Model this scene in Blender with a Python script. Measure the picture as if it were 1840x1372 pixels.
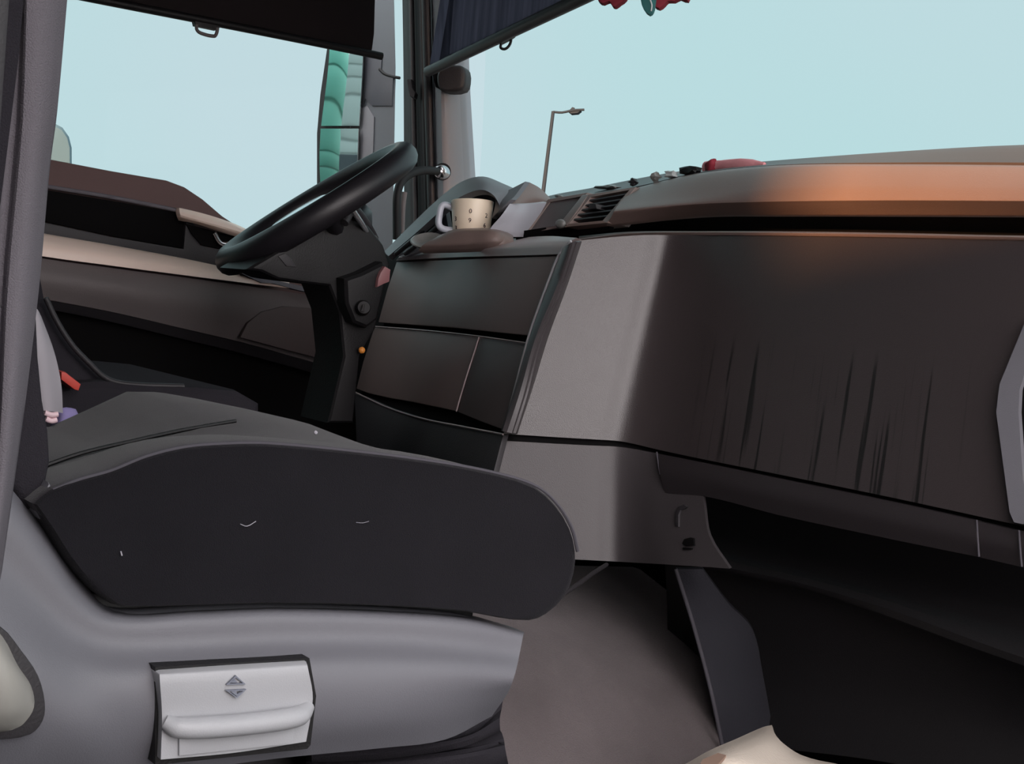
import bpy, bmesh, math, random
from mathutils import Vector, Matrix

for o in list(bpy.data.objects):
    bpy.data.objects.remove(o)
random.seed(4)
S = bpy.context.scene
COL = S.collection

# ------------------------------------------------------------------ camera
cam_data = bpy.data.cameras.new('camera')
cam_data.sensor_fit = 'HORIZONTAL'
cam_data.sensor_width = 36.0
cam_data.lens = 48.130
cam_data.clip_start = 0.02
cam_data.clip_end = 500
cam = bpy.data.objects.new('camera', cam_data)
COL.objects.link(cam)
cam.matrix_world = Matrix(((0.585743, -0.098807, 0.804451, 1.500000), (0.801292, -0.078564, -0.593093, 0.000000), (0.121802, 0.992000, 0.033155, 0.650000), (0, 0, 0, 1)))
S.camera = cam

# ------------------------------------------------------------------ world: hazy pale sky, brighter and warmer round the low sun
SUN_DIR = Vector((0.60, -0.80, 0.09)).normalized()
world = bpy.data.worlds.new('world')
S.world = world
world.use_nodes = True
nt = world.node_tree
nt.nodes.clear()
wo = nt.nodes.new('ShaderNodeOutputWorld')
bg = nt.nodes.new('ShaderNodeBackground')
tc = nt.nodes.new('ShaderNodeTexCoord')
dot = nt.nodes.new('ShaderNodeVectorMath'); dot.operation = 'DOT_PRODUCT'
dot.inputs[1].default_value = SUN_DIR
nt.links.new(tc.outputs['Generated'], dot.inputs[0])
mr = nt.nodes.new('ShaderNodeMapRange'); mr.interpolation_type = 'SMOOTHSTEP'
mr.inputs['From Min'].default_value = -0.25
mr.inputs['From Max'].default_value = 1.0
nt.links.new(dot.outputs['Value'], mr.inputs['Value'])
noi = nt.nodes.new('ShaderNodeTexNoise')
noi.inputs['Scale'].default_value = 1.6
noi.inputs['Detail'].default_value = 2.0
nt.links.new(tc.outputs['Generated'], noi.inputs['Vector'])
base = nt.nodes.new('ShaderNodeMix'); base.data_type = 'RGBA'
base.inputs['A'].default_value = (0.515, 0.735, 0.765, 1)
base.inputs['B'].default_value = (0.585, 0.715, 0.770, 1)
ramp = nt.nodes.new('ShaderNodeMapRange')
ramp.inputs['From Min'].default_value = 0.35
ramp.inputs['From Max'].default_value = 0.65
nt.links.new(noi.outputs['Fac'], ramp.inputs['Value'])
nt.links.new(ramp.outputs['Result'], base.inputs['Factor'])
glow = nt.nodes.new('ShaderNodeMix'); glow.data_type = 'RGBA'
glow.inputs['B'].default_value = (6.8, 6.3, 6.3, 1)
nt.links.new(mr.outputs['Result'], glow.inputs['Factor'])
nt.links.new(base.outputs['Result'], glow.inputs['A'])
nt.links.new(glow.outputs['Result'], bg.inputs['Color'])
bg.inputs['Strength'].default_value = 1.0
nt.links.new(bg.outputs['Background'], wo.inputs['Surface'])

# low warm evening sun from the passenger side
sl = bpy.data.lights.new('sun', 'SUN')
sl.energy = 17.0
sl.color = (1.0, 0.48, 0.20)
sl.angle = math.radians(5.0)
sun = bpy.data.objects.new('sun', sl)
COL.objects.link(sun)
sun.rotation_euler = (-SUN_DIR).to_track_quat('-Z', 'Y').to_euler()

vs = S.view_settings
vs.view_transform = 'Standard'
vs.look = 'None'
vs.exposure = 0.0
vs.gamma = 1.0
vs.use_curve_mapping = False

# ------------------------------------------------------------------ materials
def lin(c):
    return tuple(((v/255)/12.92 if v/255 <= 0.04045 else ((v/255+0.055)/1.055)**2.4) for v in c)

def mat(name, rgb, rough=0.5, spec=0.5, metal=0.0, bump=0.0, bscale=400, var=0.08, vscale=6, stretch=None, coat=0.0, sheen=0.0, trans=0.0):
    m = bpy.data.materials.new(name)
    m.use_nodes = True
    n, l = m.node_tree.nodes, m.node_tree.links
    b = n['Principled BSDF']
    c = lin(rgb)
    t = n.new('ShaderNodeTexCoord')
    mp = n.new('ShaderNodeMapping')
    if stretch:
        mp.inputs['Scale'].default_value = stretch
    l.new(t.outputs['Object'], mp.inputs['Vector'])
    no = n.new('ShaderNodeTexNoise')
    no.inputs['Scale'].default_value = vscale
    no.inputs['Detail'].default_value = 5
    l.new(mp.outputs['Vector'], no.inputs['Vector'])
    mx = n.new('ShaderNodeMix'); mx.data_type = 'RGBA'
    mx.inputs['A'].default_value = tuple(v*(1-var) for v in c)+(1,)
    mx.inputs['B'].default_value = tuple(min(1, v*(1+var)) for v in c)+(1,)
    l.new(no.outputs['Fac'], mx.inputs['Factor'])
    l.new(mx.outputs['Result'], b.inputs['Base Color'])
    b.inputs['Roughness'].default_value = rough
    b.inputs['Specular IOR Level'].default_value = spec
    b.inputs['Metallic'].default_value = metal
    b.inputs['Coat Weight'].default_value = coat
    if sheen:
        b.inputs['Sheen Weight'].default_value = sheen
        b.inputs['Sheen Roughness'].default_value = 0.4
    if trans:
        tl = n.new('ShaderNodeBsdfTranslucent'); ms = n.new('ShaderNodeMixShader')
        l.new(mx.outputs['Result'], tl.inputs['Color'])
        ms.inputs['Fac'].default_value = trans
        l.new(b.outputs['BSDF'], ms.inputs[1]); l.new(tl.outputs['BSDF'], ms.inputs[2])
        l.new(ms.outputs['Shader'], n['Material Output'].inputs['Surface'])
    if bump:
        n2 = n.new('ShaderNodeTexNoise')
        n2.inputs['Scale'].default_value = bscale
        n2.inputs['Detail'].default_value = 2
        l.new(t.outputs['Object'], n2.inputs['Vector'])
        bp = n.new('ShaderNodeBump')
        bp.inputs['Strength'].default_value = bump
        bp.inputs['Distance'].default_value = 0.002
        l.new(n2.outputs['Fac'], bp.inputs['Height'])
        l.new(bp.outputs['Normal'], b.inputs['Normal'])
    return m

def glass(name, tint, gloss=0.06, rough=0.0):
    m = bpy.data.materials.new(name)
    m.use_nodes = True
    n, l = m.node_tree.nodes, m.node_tree.links
    n.clear()
    o = n.new('ShaderNodeOutputMaterial')
    tr = n.new('ShaderNodeBsdfTransparent'); tr.inputs['Color'].default_value = tuple(tint)+(1,)
    gl = n.new('ShaderNodeBsdfGlossy'); gl.inputs['Roughness'].default_value = rough
    fr = n.new('ShaderNodeLayerWeight'); fr.inputs['Blend'].default_value = gloss
    mx = n.new('ShaderNodeMixShader')
    l.new(fr.outputs['Fresnel'], mx.inputs['Fac'])
    l.new(tr.outputs['BSDF'], mx.inputs[1])
    l.new(gl.outputs['BSDF'], mx.inputs[2])
    l.new(mx.outputs['Shader'], o.inputs['Surface'])
    return m

M = {}
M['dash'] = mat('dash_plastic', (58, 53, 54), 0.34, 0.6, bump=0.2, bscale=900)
M['dash_low'] = mat('lower_dash_plastic', (66, 62, 64), 0.42, 0.5, bump=0.2, bscale=900)
M['console'] = mat('console_plastic', (110, 94, 91), 0.5, 0.4, bump=0.2, bscale=900)
M['drawer'] = mat('drawer_plastic', (84, 74, 74), 0.5, 0.4, bump=0.2, bscale=900)
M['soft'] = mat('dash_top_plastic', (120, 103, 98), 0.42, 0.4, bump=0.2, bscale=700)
M['grey'] = mat('grey_plastic', (128, 128, 134), 0.5, 0.4, bump=0.2, bscale=900, var=0.05)
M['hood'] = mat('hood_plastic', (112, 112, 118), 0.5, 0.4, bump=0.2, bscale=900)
M['shell'] = mat('seat_shell_plastic', (105, 105, 111), 0.45, 0.45, bump=0.15, bscale=900, var=0.04)
M['white'] = mat('light_grey_plastic', (168, 169, 173), 0.42, 0.45, bump=0.1, bscale=900, var=0.03)
M['knob'] = mat('pale_plastic', (160, 158, 152), 0.42, 0.45, var=0.03)
M['black'] = mat('black_plastic', (16, 15, 17), 0.5, 0.35, bump=0.2)
M['dark'] = mat('dark_plastic', (44, 42, 45), 0.5, 0.4, bump=0.2)
M['void'] = mat('black_recess', (12, 11, 12), 0.85, 0.1)
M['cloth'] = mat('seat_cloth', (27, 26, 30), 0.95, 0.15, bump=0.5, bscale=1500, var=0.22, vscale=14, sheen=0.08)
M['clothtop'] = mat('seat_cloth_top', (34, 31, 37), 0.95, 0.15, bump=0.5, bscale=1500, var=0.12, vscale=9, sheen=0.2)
M['thread'] = mat('seam_thread', (74, 72, 78), 0.9, 0.2)
M['backcloth'] = mat('backrest_cloth', (110, 106, 112), 0.95, 0.15, bump=0.5, bscale=900, var=0.2, vscale=5, stretch=(6, 6, 1))
M['backdark'] = mat('backrest_dark_cloth', (42, 40, 45), 0.95, 0.15, bump=0.5, bscale=900, var=0.15)
M['brown'] = mat('door_brown', (96, 72, 70), 0.6, 0.35, bump=0.2)
M['doorgrey'] = mat('door_grey', (104, 97, 97), 0.55, 0.35, bump=0.2)
M['silver'] = mat('silver_trim', (244, 220, 206), 0.36, 0.5, var=0.03)
M['chrome'] = mat('chrome', (200, 200, 204), 0.2, 0.5, metal=1.0)
M['leather'] = mat('wheel_leather', (30, 28, 32), 0.42, 0.5, bump=0.15, bscale=700)
M['rubber'] = mat('black_rubber', (15, 14, 17), 0.6, 0.35)
M['shade'] = mat('shade_fabric', (52, 46, 47), 0.9, 0.2, bump=0.3, bscale=1200, trans=0.5)
M['pleat'] = mat('pleated_shade_fabric', (88, 88, 104), 0.85, 0.25, bump=0.3, bscale=1200, trans=0.5, var=0.85, vscale=9, stretch=(9, 9, 0.2))  # vertical colour stripes paint in the shading of the folds
M['carpet'] = mat('tunnel_carpet', (102, 95, 96), 0.95, 0.1, bump=0.8, bscale=500, var=0.4, vscale=7, sheen=0.15)
M['ledge'] = mat('ledge_plastic', (172, 156, 156), 0.38, 0.5, bump=0.15, bscale=900)
M['hood_sheen'] = mat('hood_sky_sheen', (168, 168, 176), 0.28, 0.7, bump=0.05, bscale=900)  # hood plastic lightened to paint in reflected sky
M['padlight'] = mat('horn_pad_plastic', (226, 230, 236), 0.16, 0.6, metal=0.85, var=0.02)
M['slate'] = mat('slate_plastic', (66, 68, 76), 0.5, 0.4, var=0.1, vscale=20)
M['band'] = mat('trim_band_plastic', (44, 40, 42), 0.45, 0.4, bump=0.2, bscale=900)
M['footwell'] = mat('footwell_plastic', (34, 33, 35), 0.6, 0.3, bump=0.3)
M['mat'] = mat('floor_rubber', (44, 44, 50), 0.8, 0.2, bump=0.3)
M['cream'] = mat('cream_cloth', (204, 194, 182), 0.9, 0.2, bump=0.5, bscale=260, var=0.05)
M['stain'] = mat('brown_stain', (150, 126, 112), 0.9, 0.2)
M['cup'] = mat('cream_ceramic', (255, 236, 212), 0.35, 0.5, var=0.02)
M['cupgrey'] = mat('pale_blue_ceramic', (196, 200, 212), 0.3, 0.5, var=0.03)
M['ink'] = mat('brown_ink', (60, 44, 40), 0.6, 0.3)
M['symbol'] = mat('grey_print', (120, 124, 136), 0.6, 0.3)
M['red'] = mat('red_cloth', (216, 148, 154), 0.8, 0.3, bump=0.4, bscale=200, var=0.2, vscale=30)
M['deepred'] = mat('deep_red_cloth', (128, 36, 50), 0.75, 0.3, var=0.3, vscale=30)
M['buckle'] = mat('red_plastic', (196, 70, 58), 0.5, 0.4)
M['lilac'] = mat('lilac_cloth', (150, 140, 190), 0.8, 0.3, var=0.2, vscale=50)
M['pinkstripe'] = mat('pink_white_plastic', (236, 206, 212), 0.4, 0.5)
M['strap'] = mat('light_grey_trim', (158, 154, 160), 0.6, 0.3, var=0.04)
M['teal'] = mat('teal_petal', (40, 104, 104), 0.6, 0.3, var=0.2, vscale=40)
M['clip'] = mat('clear_plastic_bits', (120, 120, 118), 0.3, 0.6, var=0.3, vscale=60)
M['metal'] = mat('lamp_metal', (30, 36, 42), 0.7, 0.1)
M['mirrorhousing'] = mat('mirror_housing_plastic', (82, 87, 94), 0.5, 0.4, var=0.06)
M['green'] = mat('green_cladding', (64, 146, 134), 0.6, 0.3, var=0.06)
M['whitepanel'] = mat('white_trailer_panel', (206, 214, 214), 0.5, 0.4, var=0.04)
M['asphalt'] = mat('asphalt', (96, 94, 92), 0.95, 0.2, bump=0.4, bscale=60, var=0.15, vscale=2)
M['steel'] = mat('painted_steel', (88, 84, 80), 0.7, 0.3)
M['tank'] = mat('pale_painted_metal', (70, 92, 100), 0.6, 0.3)
M['liner'] = mat('headliner', (92, 90, 92), 0.95, 0.1, bump=0.3)
M['dirt'] = mat('dust_spot', (170, 168, 176), 0.95, 0.1)
M['rose'] = mat('rose_plastic', (134, 92, 94), 0.4, 0.4)
M['amber'] = mat('amber_plastic', (220, 140, 60), 0.4, 0.5)
M['glass'] = glass('window_glass', (0.96, 0.99, 0.985))
mm = bpy.data.materials.new('mirror_glass'); mm.use_nodes = True
mb = mm.node_tree.nodes['Principled BSDF']
mb.inputs['Base Color'].default_value = (0.82, 0.9, 0.88, 1); mb.inputs['Metallic'].default_value = 1; mb.inputs['Roughness'].default_value = 0.03
M['mirror'] = mm

# passenger panel: dash plastic with dried drip streaks low on the face
def streak_material():
    m = mat('streaked_dash_plastic', (60, 54, 55), 0.32, 0.72, bump=0.25, bscale=900)
    n, l = m.node_tree.nodes, m.node_tree.links
    b = n['Principled BSDF']
    src = b.inputs['Base Color'].links[0].from_socket
    t = n.new('ShaderNodeTexCoord')
    sep = n.new('ShaderNodeSeparateXYZ'); l.new(t.outputs['Object'], sep.inputs[0])
    sk = n.new('ShaderNodeMath'); sk.operation = 'MULTIPLY_ADD'; sk.inputs[1].default_value = 0.13
    l.new(sep.outputs['Z'], sk.inputs[0]); l.new(sep.outputs['X'], sk.inputs[2])
    cmb = n.new('ShaderNodeCombineXYZ'); l.new(sk.outputs[0], cmb.inputs['X']); l.new(sep.outputs['Z'], cmb.inputs['Z'])
    mp = n.new('ShaderNodeMapping'); mp.inputs['Scale'].default_value = (85, 1, 3.0)
    l.new(cmb.outputs[0], mp.inputs['Vector'])
    no = n.new('ShaderNodeTexNoise'); no.inputs['Scale'].default_value = 1.0; no.inputs['Detail'].default_value = 2
    l.new(mp.outputs['Vector'], no.inputs['Vector'])
    r = n.new('ShaderNodeMapRange'); r.interpolation_type = 'SMOOTHSTEP'
    r.inputs['From Min'].default_value = 0.56; r.inputs['From Max'].default_value = 0.64
    l.new(no.outputs['Fac'], r.inputs['Value'])
    def band(sock, a, b_, c, d):
        u = n.new('ShaderNodeMapRange'); u.interpolation_type = 'SMOOTHSTEP'
        u.inputs['From Min'].default_value = a; u.inputs['From Max'].default_value = b_
        l.new(sock, u.inputs['Value'])
        v = n.new('ShaderNodeMapRange'); v.interpolation_type = 'SMOOTHSTEP'
        v.inputs['From Min'].default_value = d; v.inputs['From Max'].default_value = c
        l.new(sock, v.inputs['Value'])
        p = n.new('ShaderNodeMath'); p.operation = 'MULTIPLY'
        l.new(u.outputs['Result'], p.inputs[0]); l.new(v.outputs['Result'], p.inputs[1])
        return p.outputs[0]
    bx_ = band(sep.outputs['X'], 0.06, 0.14, 0.50, 0.56)
    bz_ = band(sep.outputs['Z'], 0.46, 0.50, 0.645, 0.70)
    p = n.new('ShaderNodeMath'); p.operation = 'MULTIPLY'; l.new(bx_, p.inputs[0]); l.new(bz_, p.inputs[1])
    q = n.new('ShaderNodeMath'); q.operation = 'MULTIPLY'; l.new(p.outputs[0], q.inputs[0]); l.new(r.outputs['Result'], q.inputs[1])
    k = n.new('ShaderNodeMath'); k.operation = 'MULTIPLY'; l.new(q.outputs[0], k.inputs[0]); k.inputs[1].default_value = 0.95
    mx = n.new('ShaderNodeMix'); mx.data_type = 'RGBA'
    mx.inputs['B'].default_value = (0.010, 0.009, 0.009, 1)
    l.new(k.outputs[0], mx.inputs['Factor']); l.new(src, mx.inputs['A'])
    l.new(mx.outputs['Result'], b.inputs['Base Color'])
    return m
M['streak'] = streak_material()

# ------------------------------------------------------------------ builders
def link(name, bm, m, parent=None, smooth=40, mats=None):
    bmesh.ops.recalc_face_normals(bm, faces=bm.faces)
    me = bpy.data.meshes.new(name)
    bm.to_mesh(me); bm.free()
    o = bpy.data.objects.new(name, me)
    COL.objects.link(o)
    for x in (mats or [m]):
        me.materials.append(M[x])
    for f in me.polygons:
        f.use_smooth = True
    me.set_sharp_from_angle(angle=math.radians(smooth))
    if parent is not None:
        o.parent = parent
        o.matrix_parent_inverse = parent.matrix_world.inverted()
    return o

def empty(name, loc=(0, 0, 0)):
    o = bpy.data.objects.new(name, None)
    o.empty_display_size = 0.05
    o.location = loc
    COL.objects.link(o)
    o.matrix_world = Matrix.Translation(Vector(loc))
    return o

def tag(o, label, cat, group=None):
    o['label'] = label; o['category'] = cat
    if group:
        o['group'] = group
    return o

def struct(o, label=None):
    o['kind'] = 'structure'
    if label: o['label'] = label
    return o

def catmull(pts, n):
    """resample a polyline smoothly: n steps per span, passing through every point"""
    P = [Vector(p) for p in pts]
    if len(P) < 3 or n <= 1:
        if n <= 1: return P
        return [P[0].lerp(P[1], i/n) for i in range(n)]+[P[1]]
    out = []
    for i in range(len(P)-1):
        p1, p2 = P[i], P[i+1]
        p0 = P[i-1] if i > 0 else p1*2-p2
        p3 = P[i+2] if i+2 < len(P) else p2*2-p1
        # centripetal-like tangents limited by the span length
        d = (p2-p1).length
        t1 = (p2-p0); t2 = (p3-p1)
        t1 = t1.normalized()*d if t1.length > 1e-9 else p2-p1
        t2 = t2.normalized()*d if t2.length > 1e-9 else p2-p1
        for k in range(n):
            u = k/n
            h1 = 2*u**3-3*u*u+1; h2 = u**3-2*u*u+u; h3 = -2*u**3+3*u*u; h4 = u**3-u*u
            out.append(p1*h1+t1*h2+p2*h3+t2*h4)
    out.append(P[-1])
    return out

def patch_bm(rows, nu=5, nv=4, thick=0.008, back=None):
    """a smooth sheet through rows of points, given thickness along `back` (or its own normals)"""
    R_ = [catmull(r, nu) for r in rows]
    cols = [catmull([r[j] for r in R_], nv) for j in range(len(R_[0]))]
    nr, nc = len(cols[0]), len(cols)
    bm = bmesh.new()
    V = [[bm.verts.new(cols[j][i]) for j in range(nc)] for i in range(nr)]
    for i in range(nr-1):
        for j in range(nc-1):
            try: bm.faces.new((V[i][j], V[i][j+1], V[i+1][j+1], V[i+1][j]))
            except ValueError: pass
    bm.normal_update()
    if thick:
        tgt = {}
        for row in V:
            for v in row:
                d = Vector(back) if back is not None else v.normal
                tgt[v] = bm.verts.new(v.co+d.normalized()*thick)
        for i in range(nr-1):
            for j in range(nc-1):
                q = (V[i][j], V[i+1][j], V[i+1][j+1], V[i][j+1])
                bm.faces.new([tgt[v] for v in q])
        edge = [V[0][j] for j in range(nc)]+[V[i][-1] for i in range(1, nr)]+[V[-1][j] for j in range(nc-2, -1, -1)]+[V[i][0] for i in range(nr-2, 0, -1)]
        for a, b in zip(edge, edge[1:]+edge[:1]):
            bm.faces.new((a, b, tgt[b], tgt[a]))
    return bm

def patch(name, rows, m, parent=None, nu=5, nv=4, thick=0.008, back=None, smooth=40, bevel=0):
    bm = patch_bm(rows, nu, nv, thick, back)
    return link(name, bm, m, parent, smooth)

def prism_bm(outline, ext, bevel=0.003, seg=2, smooth_n=0, closed=True):
    pts = [Vector(p) for p in outline]
    if smooth_n:
        k = len(pts)
        ring = catmull([pts[-1]]+pts+[pts[0], pts[1]], smooth_n)
        pts = ring[smooth_n:-smooth_n-1] if len(ring) > 2*smooth_n+1 else pts
    e = Vector(ext)
    bm = bmesh.new()
    a = [bm.verts.new(p) for p in pts]
    b = [bm.verts.new(p+e) for p in pts]
    f0 = bm.faces.new(a)
    bm.faces.new(list(reversed(b)))
    n = len(a)
    for i in range(n):
        bm.faces.new((a[i], a[(i+1) % n], b[(i+1) % n], b[i]))
    bmesh.ops.recalc_face_normals(bm, faces=bm.faces)
    if bevel:
        f0.normal_update()
        es = list(f0.edges)
        bmesh.ops.bevel(bm, geom=es, offset=bevel, segments=seg, affect='EDGES', profile=0.6, clamp_overlap=True)
    big = [f for f in bm.faces if len(f.verts) > 4]
    bmesh.ops.triangulate(bm, faces=big)
    return bm

def prism(name, outline, ext, m, parent=None, bevel=0.003, seg=2, smooth_n=0, smooth=35):
    return link(name, prism_bm(outline, ext, bevel, seg, smooth_n), m, parent, smooth)

def box_bm(lo, hi, bevel=0.0, bm=None):
    bm2 = bmesh.new()
    bmesh.ops.create_cube(bm2, size=1)
    for v in bm2.verts:
        v.co = Vector(((lo[i]+hi[i])/2+v.co[i]*(hi[i]-lo[i]) for i in range(3)))
    if bevel:
        bmesh.ops.bevel(bm2, geom=list(bm2.edges), offset=bevel, segments=2, affect='EDGES', profile=0.6)
    return bm2

def box(name, lo, hi, m, parent=None, bevel=0.004):
    return link(name, box_bm(lo, hi, bevel), m, parent)

def tube_bm(pts, r, seg=10, n=6, cap=True):
    P = catmull(pts, n)
    rr = r if isinstance(r, (list, tuple)) else [r]*len(pts)
    def rad(i):
        u = i/(len(P)-1)*(len(rr)-1); k = min(int(u), len(rr)-2); return rr[k]+(rr[k+1]-rr[k])*(u-k)
    bm = bmesh.new()
    up = None; rings = []
    for i, p in enumerate(P):
        t = (P[min(i+1, len(P)-1)]-P[max(i-1, 0)]).normalized()
        if up is None:
            up = t.orthogonal().normalized()
        up = (up-t*up.dot(t)).normalized()
        s = t.cross(up)
        rings.append([bm.verts.new(p+(up*math.cos(2*math.pi*k/seg)+s*math.sin(2*math.pi*k/seg))*rad(i)) for k in range(seg)])
    for a, b in zip(rings, rings[1:]):
        for k in range(seg):
            bm.faces.new((a[k], a[(k+1) % seg], b[(k+1) % seg], b[k]))
    if cap:
        bm.faces.new(list(reversed(rings[0]))); bm.faces.new(rings[-1])
    return bm

def tube(name, pts, r, m, parent=None, seg=10, n=6):
    return link(name, tube_bm(pts, r, seg, n), m, parent, 50)

def lathe_bm(prof, seg=32, mtx=None):
    bm = bmesh.new()
    rings = []
    for r, z in prof:
        rings.append([bm.verts.new((r*math.cos(2*math.pi*k/seg), r*math.sin(2*math.pi*k/seg), z)) for k in range(seg)] if r > 1e-6 else [bm.verts.new((0, 0, z))])
    for a, b in zip(rings, rings[1:]):
        for k in range(seg):
            if len(a) == 1 and len(b) == 1: continue
            if len(a) == 1: bm.faces.new((a[0], b[(k+1) % seg], b[k]))
            elif len(b) == 1: bm.faces.new((a[k], a[(k+1) % seg], b[0]))
            else: bm.faces.new((a[k], a[(k+1) % seg], b[(k+1) % seg], b[k]))
    if mtx is not None:
        bm.transform(mtx)
    return bm

def frame_of(z_axis, origin, x_hint=(1, 0, 0)):
    z = Vector(z_axis).normalized()
    x = Vector(x_hint); x = (x-z*x.dot(z)).normalized()
    y = z.cross(x)
    return Matrix(((x.x, y.x, z.x, origin[0]), (x.y, y.y, z.y, origin[1]), (x.z, y.z, z.z, origin[2]), (0, 0, 0, 1)))

def blob_bm(c, s, sub=3, noise=0.0, seed=0):
    bm = bmesh.new()
    bmesh.ops.create_icosphere(bm, subdivisions=sub, radius=1)
    rnd = random.Random(seed)
    ph = [rnd.uniform(0, 6.28) for _ in range(6)]
    for v in bm.verts:
        k = 1+noise*(math.sin(5*v.co.x+ph[0])+math.sin(6*v.co.y+ph[1])+math.sin(7*v.co.z+ph[2]))/2
        v.co = Vector((c[0]+v.co.x*s[0]*k, c[1]+v.co.y*s[1]*k, c[2]+v.co.z*s[2]*k))
    return bm

def quad_frame(outer, inner, ext, name, m, parent):
    bm = bmesh.new()
    o_ = [bm.verts.new(p) for p in outer]; i_ = [bm.verts.new(p) for p in inner]
    e = Vector(ext)
    o2 = [bm.verts.new(Vector(p)+e) for p in outer]; i2 = [bm.verts.new(Vector(p)+e) for p in inner]
    n = len(o_)
    for k in range(n):
        j = (k+1) % n
        bm.faces.new((o_[k], o_[j], i_[j], i_[k])); bm.faces.new((o2[k], i2[k], i2[j], o2[j]))
        bm.faces.new((o_[k], o2[k], o2[j], o_[j])); bm.faces.new((i_[k], i_[j], i2[j], i2[k]))
    return link(name, bm, m, parent, 30)

# ================================================================== THE SETTING
# cab floor, roof, back and side walls, firewall
struct(box('floor', (-1.16, -1.2, 0.0), (1.16, 1.72, 0.05), 'mat', bevel=0))
struct(box('ceiling', (-1.2, -1.25, 1.72), (1.2, 1.62, 1.78), 'liner', bevel=0))
struct(box('wall_back', (-1.2, -1.25, 0.06), (1.2, -1.2, 1.78), 'liner', bevel=0))
struct(box('wall_left', (-1.2, -1.2, 0.06), (-1.13, 0.42, 1.72), 'liner', bevel=0))
struct(box('wall_right', (1.13, -1.2, 0.0), (1.2, 0.04, 1.72), 'liner', bevel=0))
struct(box('wall_front', (-1.12, 1.66, 0.06), (1.12, 1.72, 0.80), 'void', bevel=0))
# passenger-side front pillar (outside the frame, carries the roof and windscreen)
struct(prism('trim_3', [(1.10, 1.56, 0.06), (1.19, 1.50, 0.06), (1.19, 1.46, 1.74), (1.10, 1.52, 1.74)], (0.0, 0.14, 0.0), 'grey'))

# windscreen: one curved pane from the driver's pillar across to the passenger's
def windscreen(z, off):
    pts = []
    for i in range(9):
        u = -1+2*i/8
        pts.append((1.08*u, 1.74+off+0.16*(1-u*u), z))
    return pts
struct(patch('window_1', [windscreen(0.74, 0.02), windscreen(1.25, -0.02), windscreen(1.74, -0.10)], 'glass', nu=3, nv=3, thick=0.005, back=(0, 1, 0)))
# header above the windscreen
struct(patch('trim_4', [windscreen(1.58, -0.12), windscreen(1.74, -0.16)], 'dark', nu=3, nv=2, thick=0.03, back=(0, 1, 0)))

# driver's front pillar trim (grey) and the black door seal beside it
pil = patch('trim_1', [[(-1.1554, 1.5853, 1.4434), (-1.0961, 1.5808, 1.4337), (-1.0976, 1.6129, 1.4422), (-1.1389, 1.6590, 1.4601), (-1.2155, 1.7253, 1.4883)],
                       [(-1.1277, 1.6097, 1.2107), (-1.0718, 1.6009, 1.2041), (-1.0752, 1.6308, 1.2169), (-1.1158, 1.6783, 1.2430), (-1.1938, 1.7426, 1.2703)],
                       [(-1.0989, 1.6352, 0.9656), (-1.0446, 1.6242, 0.9604), (-1.0443, 1.6586, 0.9660), (-1.0819, 1.7094, 0.9775), (-1.1569, 1.7772, 0.9926)],
                       [(-1.0698, 1.6616, 0.7331), (-1.0176, 1.6481, 0.7338), (-1.0157, 1.6846, 0.7383), (-1.0525, 1.7362, 0.7428), (-1.1263, 1.8050, 0.7477)]], 'grey', nu=4, nv=4, thick=0.02, back=(-0.6, 0.8, 0))
struct(pil, 'grey moulded pillar trim between the side window and the windscreen')
seal = empty('trim_2', (-1.1524, 1.6406, 0.8536))
struct(seal, 'black ribbed door seal along the front pillar')
xs = [(716, 728), (729, 741), (742, 757), (758, 771), (771, 781)]
profile_rows = []
patch('seal_strip', [[(-1.3210, 1.6153, 1.4752), (-1.2629, 1.5921, 1.4608), (-1.2408, 1.5881, 1.4566), (-1.2136, 1.5911, 1.4534), (-1.1699, 1.5825, 1.4448), (-1.1959, 1.6153, 1.4571)],
                     [(-1.2943, 1.6378, 1.2305), (-1.2367, 1.6143, 1.2207), (-1.2140, 1.6111, 1.2181), (-1.1870, 1.6139, 1.2165), (-1.1436, 1.6050, 1.2110), (-1.1686, 1.6391, 1.2203)],
                     [(-1.2678, 1.6593, 0.9726), (-1.2099, 1.6364, 0.9677), (-1.1867, 1.6341, 0.9670), (-1.1584, 1.6388, 0.9672), (-1.1147, 1.6306, 0.9651), (-1.1385, 1.6660, 0.9714)],
                     [(-1.2401, 1.6818, 0.7017), (-1.1820, 1.6595, 0.7022), (-1.1589, 1.6570, 0.7031), (-1.1301, 1.6626, 0.7052), (-1.0859, 1.6551, 0.7066), (-1.1079, 1.6929, 0.7098)]], 'rubber', seal, nu=4, nv=4, thick=0.02, back=(-0.6, 0.8, 0))
tube('seal_rib', [(-1.2210, 1.5810, 1.4518), (-1.1944, 1.6038, 1.2149), (-1.1666, 1.6276, 0.9655), (-1.1400, 1.6505, 0.7286)], 0.006, 'dark', seal, seg=8)
tube('seal_rib', [(-1.1408, 1.5709, 1.4376), (-1.1141, 1.5942, 1.2062), (-1.0854, 1.6195, 0.9628), (-1.0580, 1.6438, 0.7315)], 0.010, 'dark', seal, seg=8)
prism('latch_plate', [(-1.1662, 1.5733, 1.1912), (-1.1604, 1.5813, 1.1924), (-1.1569, 1.5848, 1.1730), (-1.1523, 1.5906, 1.1638), (-1.1527, 1.5895, 1.1524), (-1.1589, 1.5812, 1.1549), (-1.1625, 1.5771, 1.1693)], (-0.02, 0.02, 0), 'dark', seal, bevel=0.002)

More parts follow.
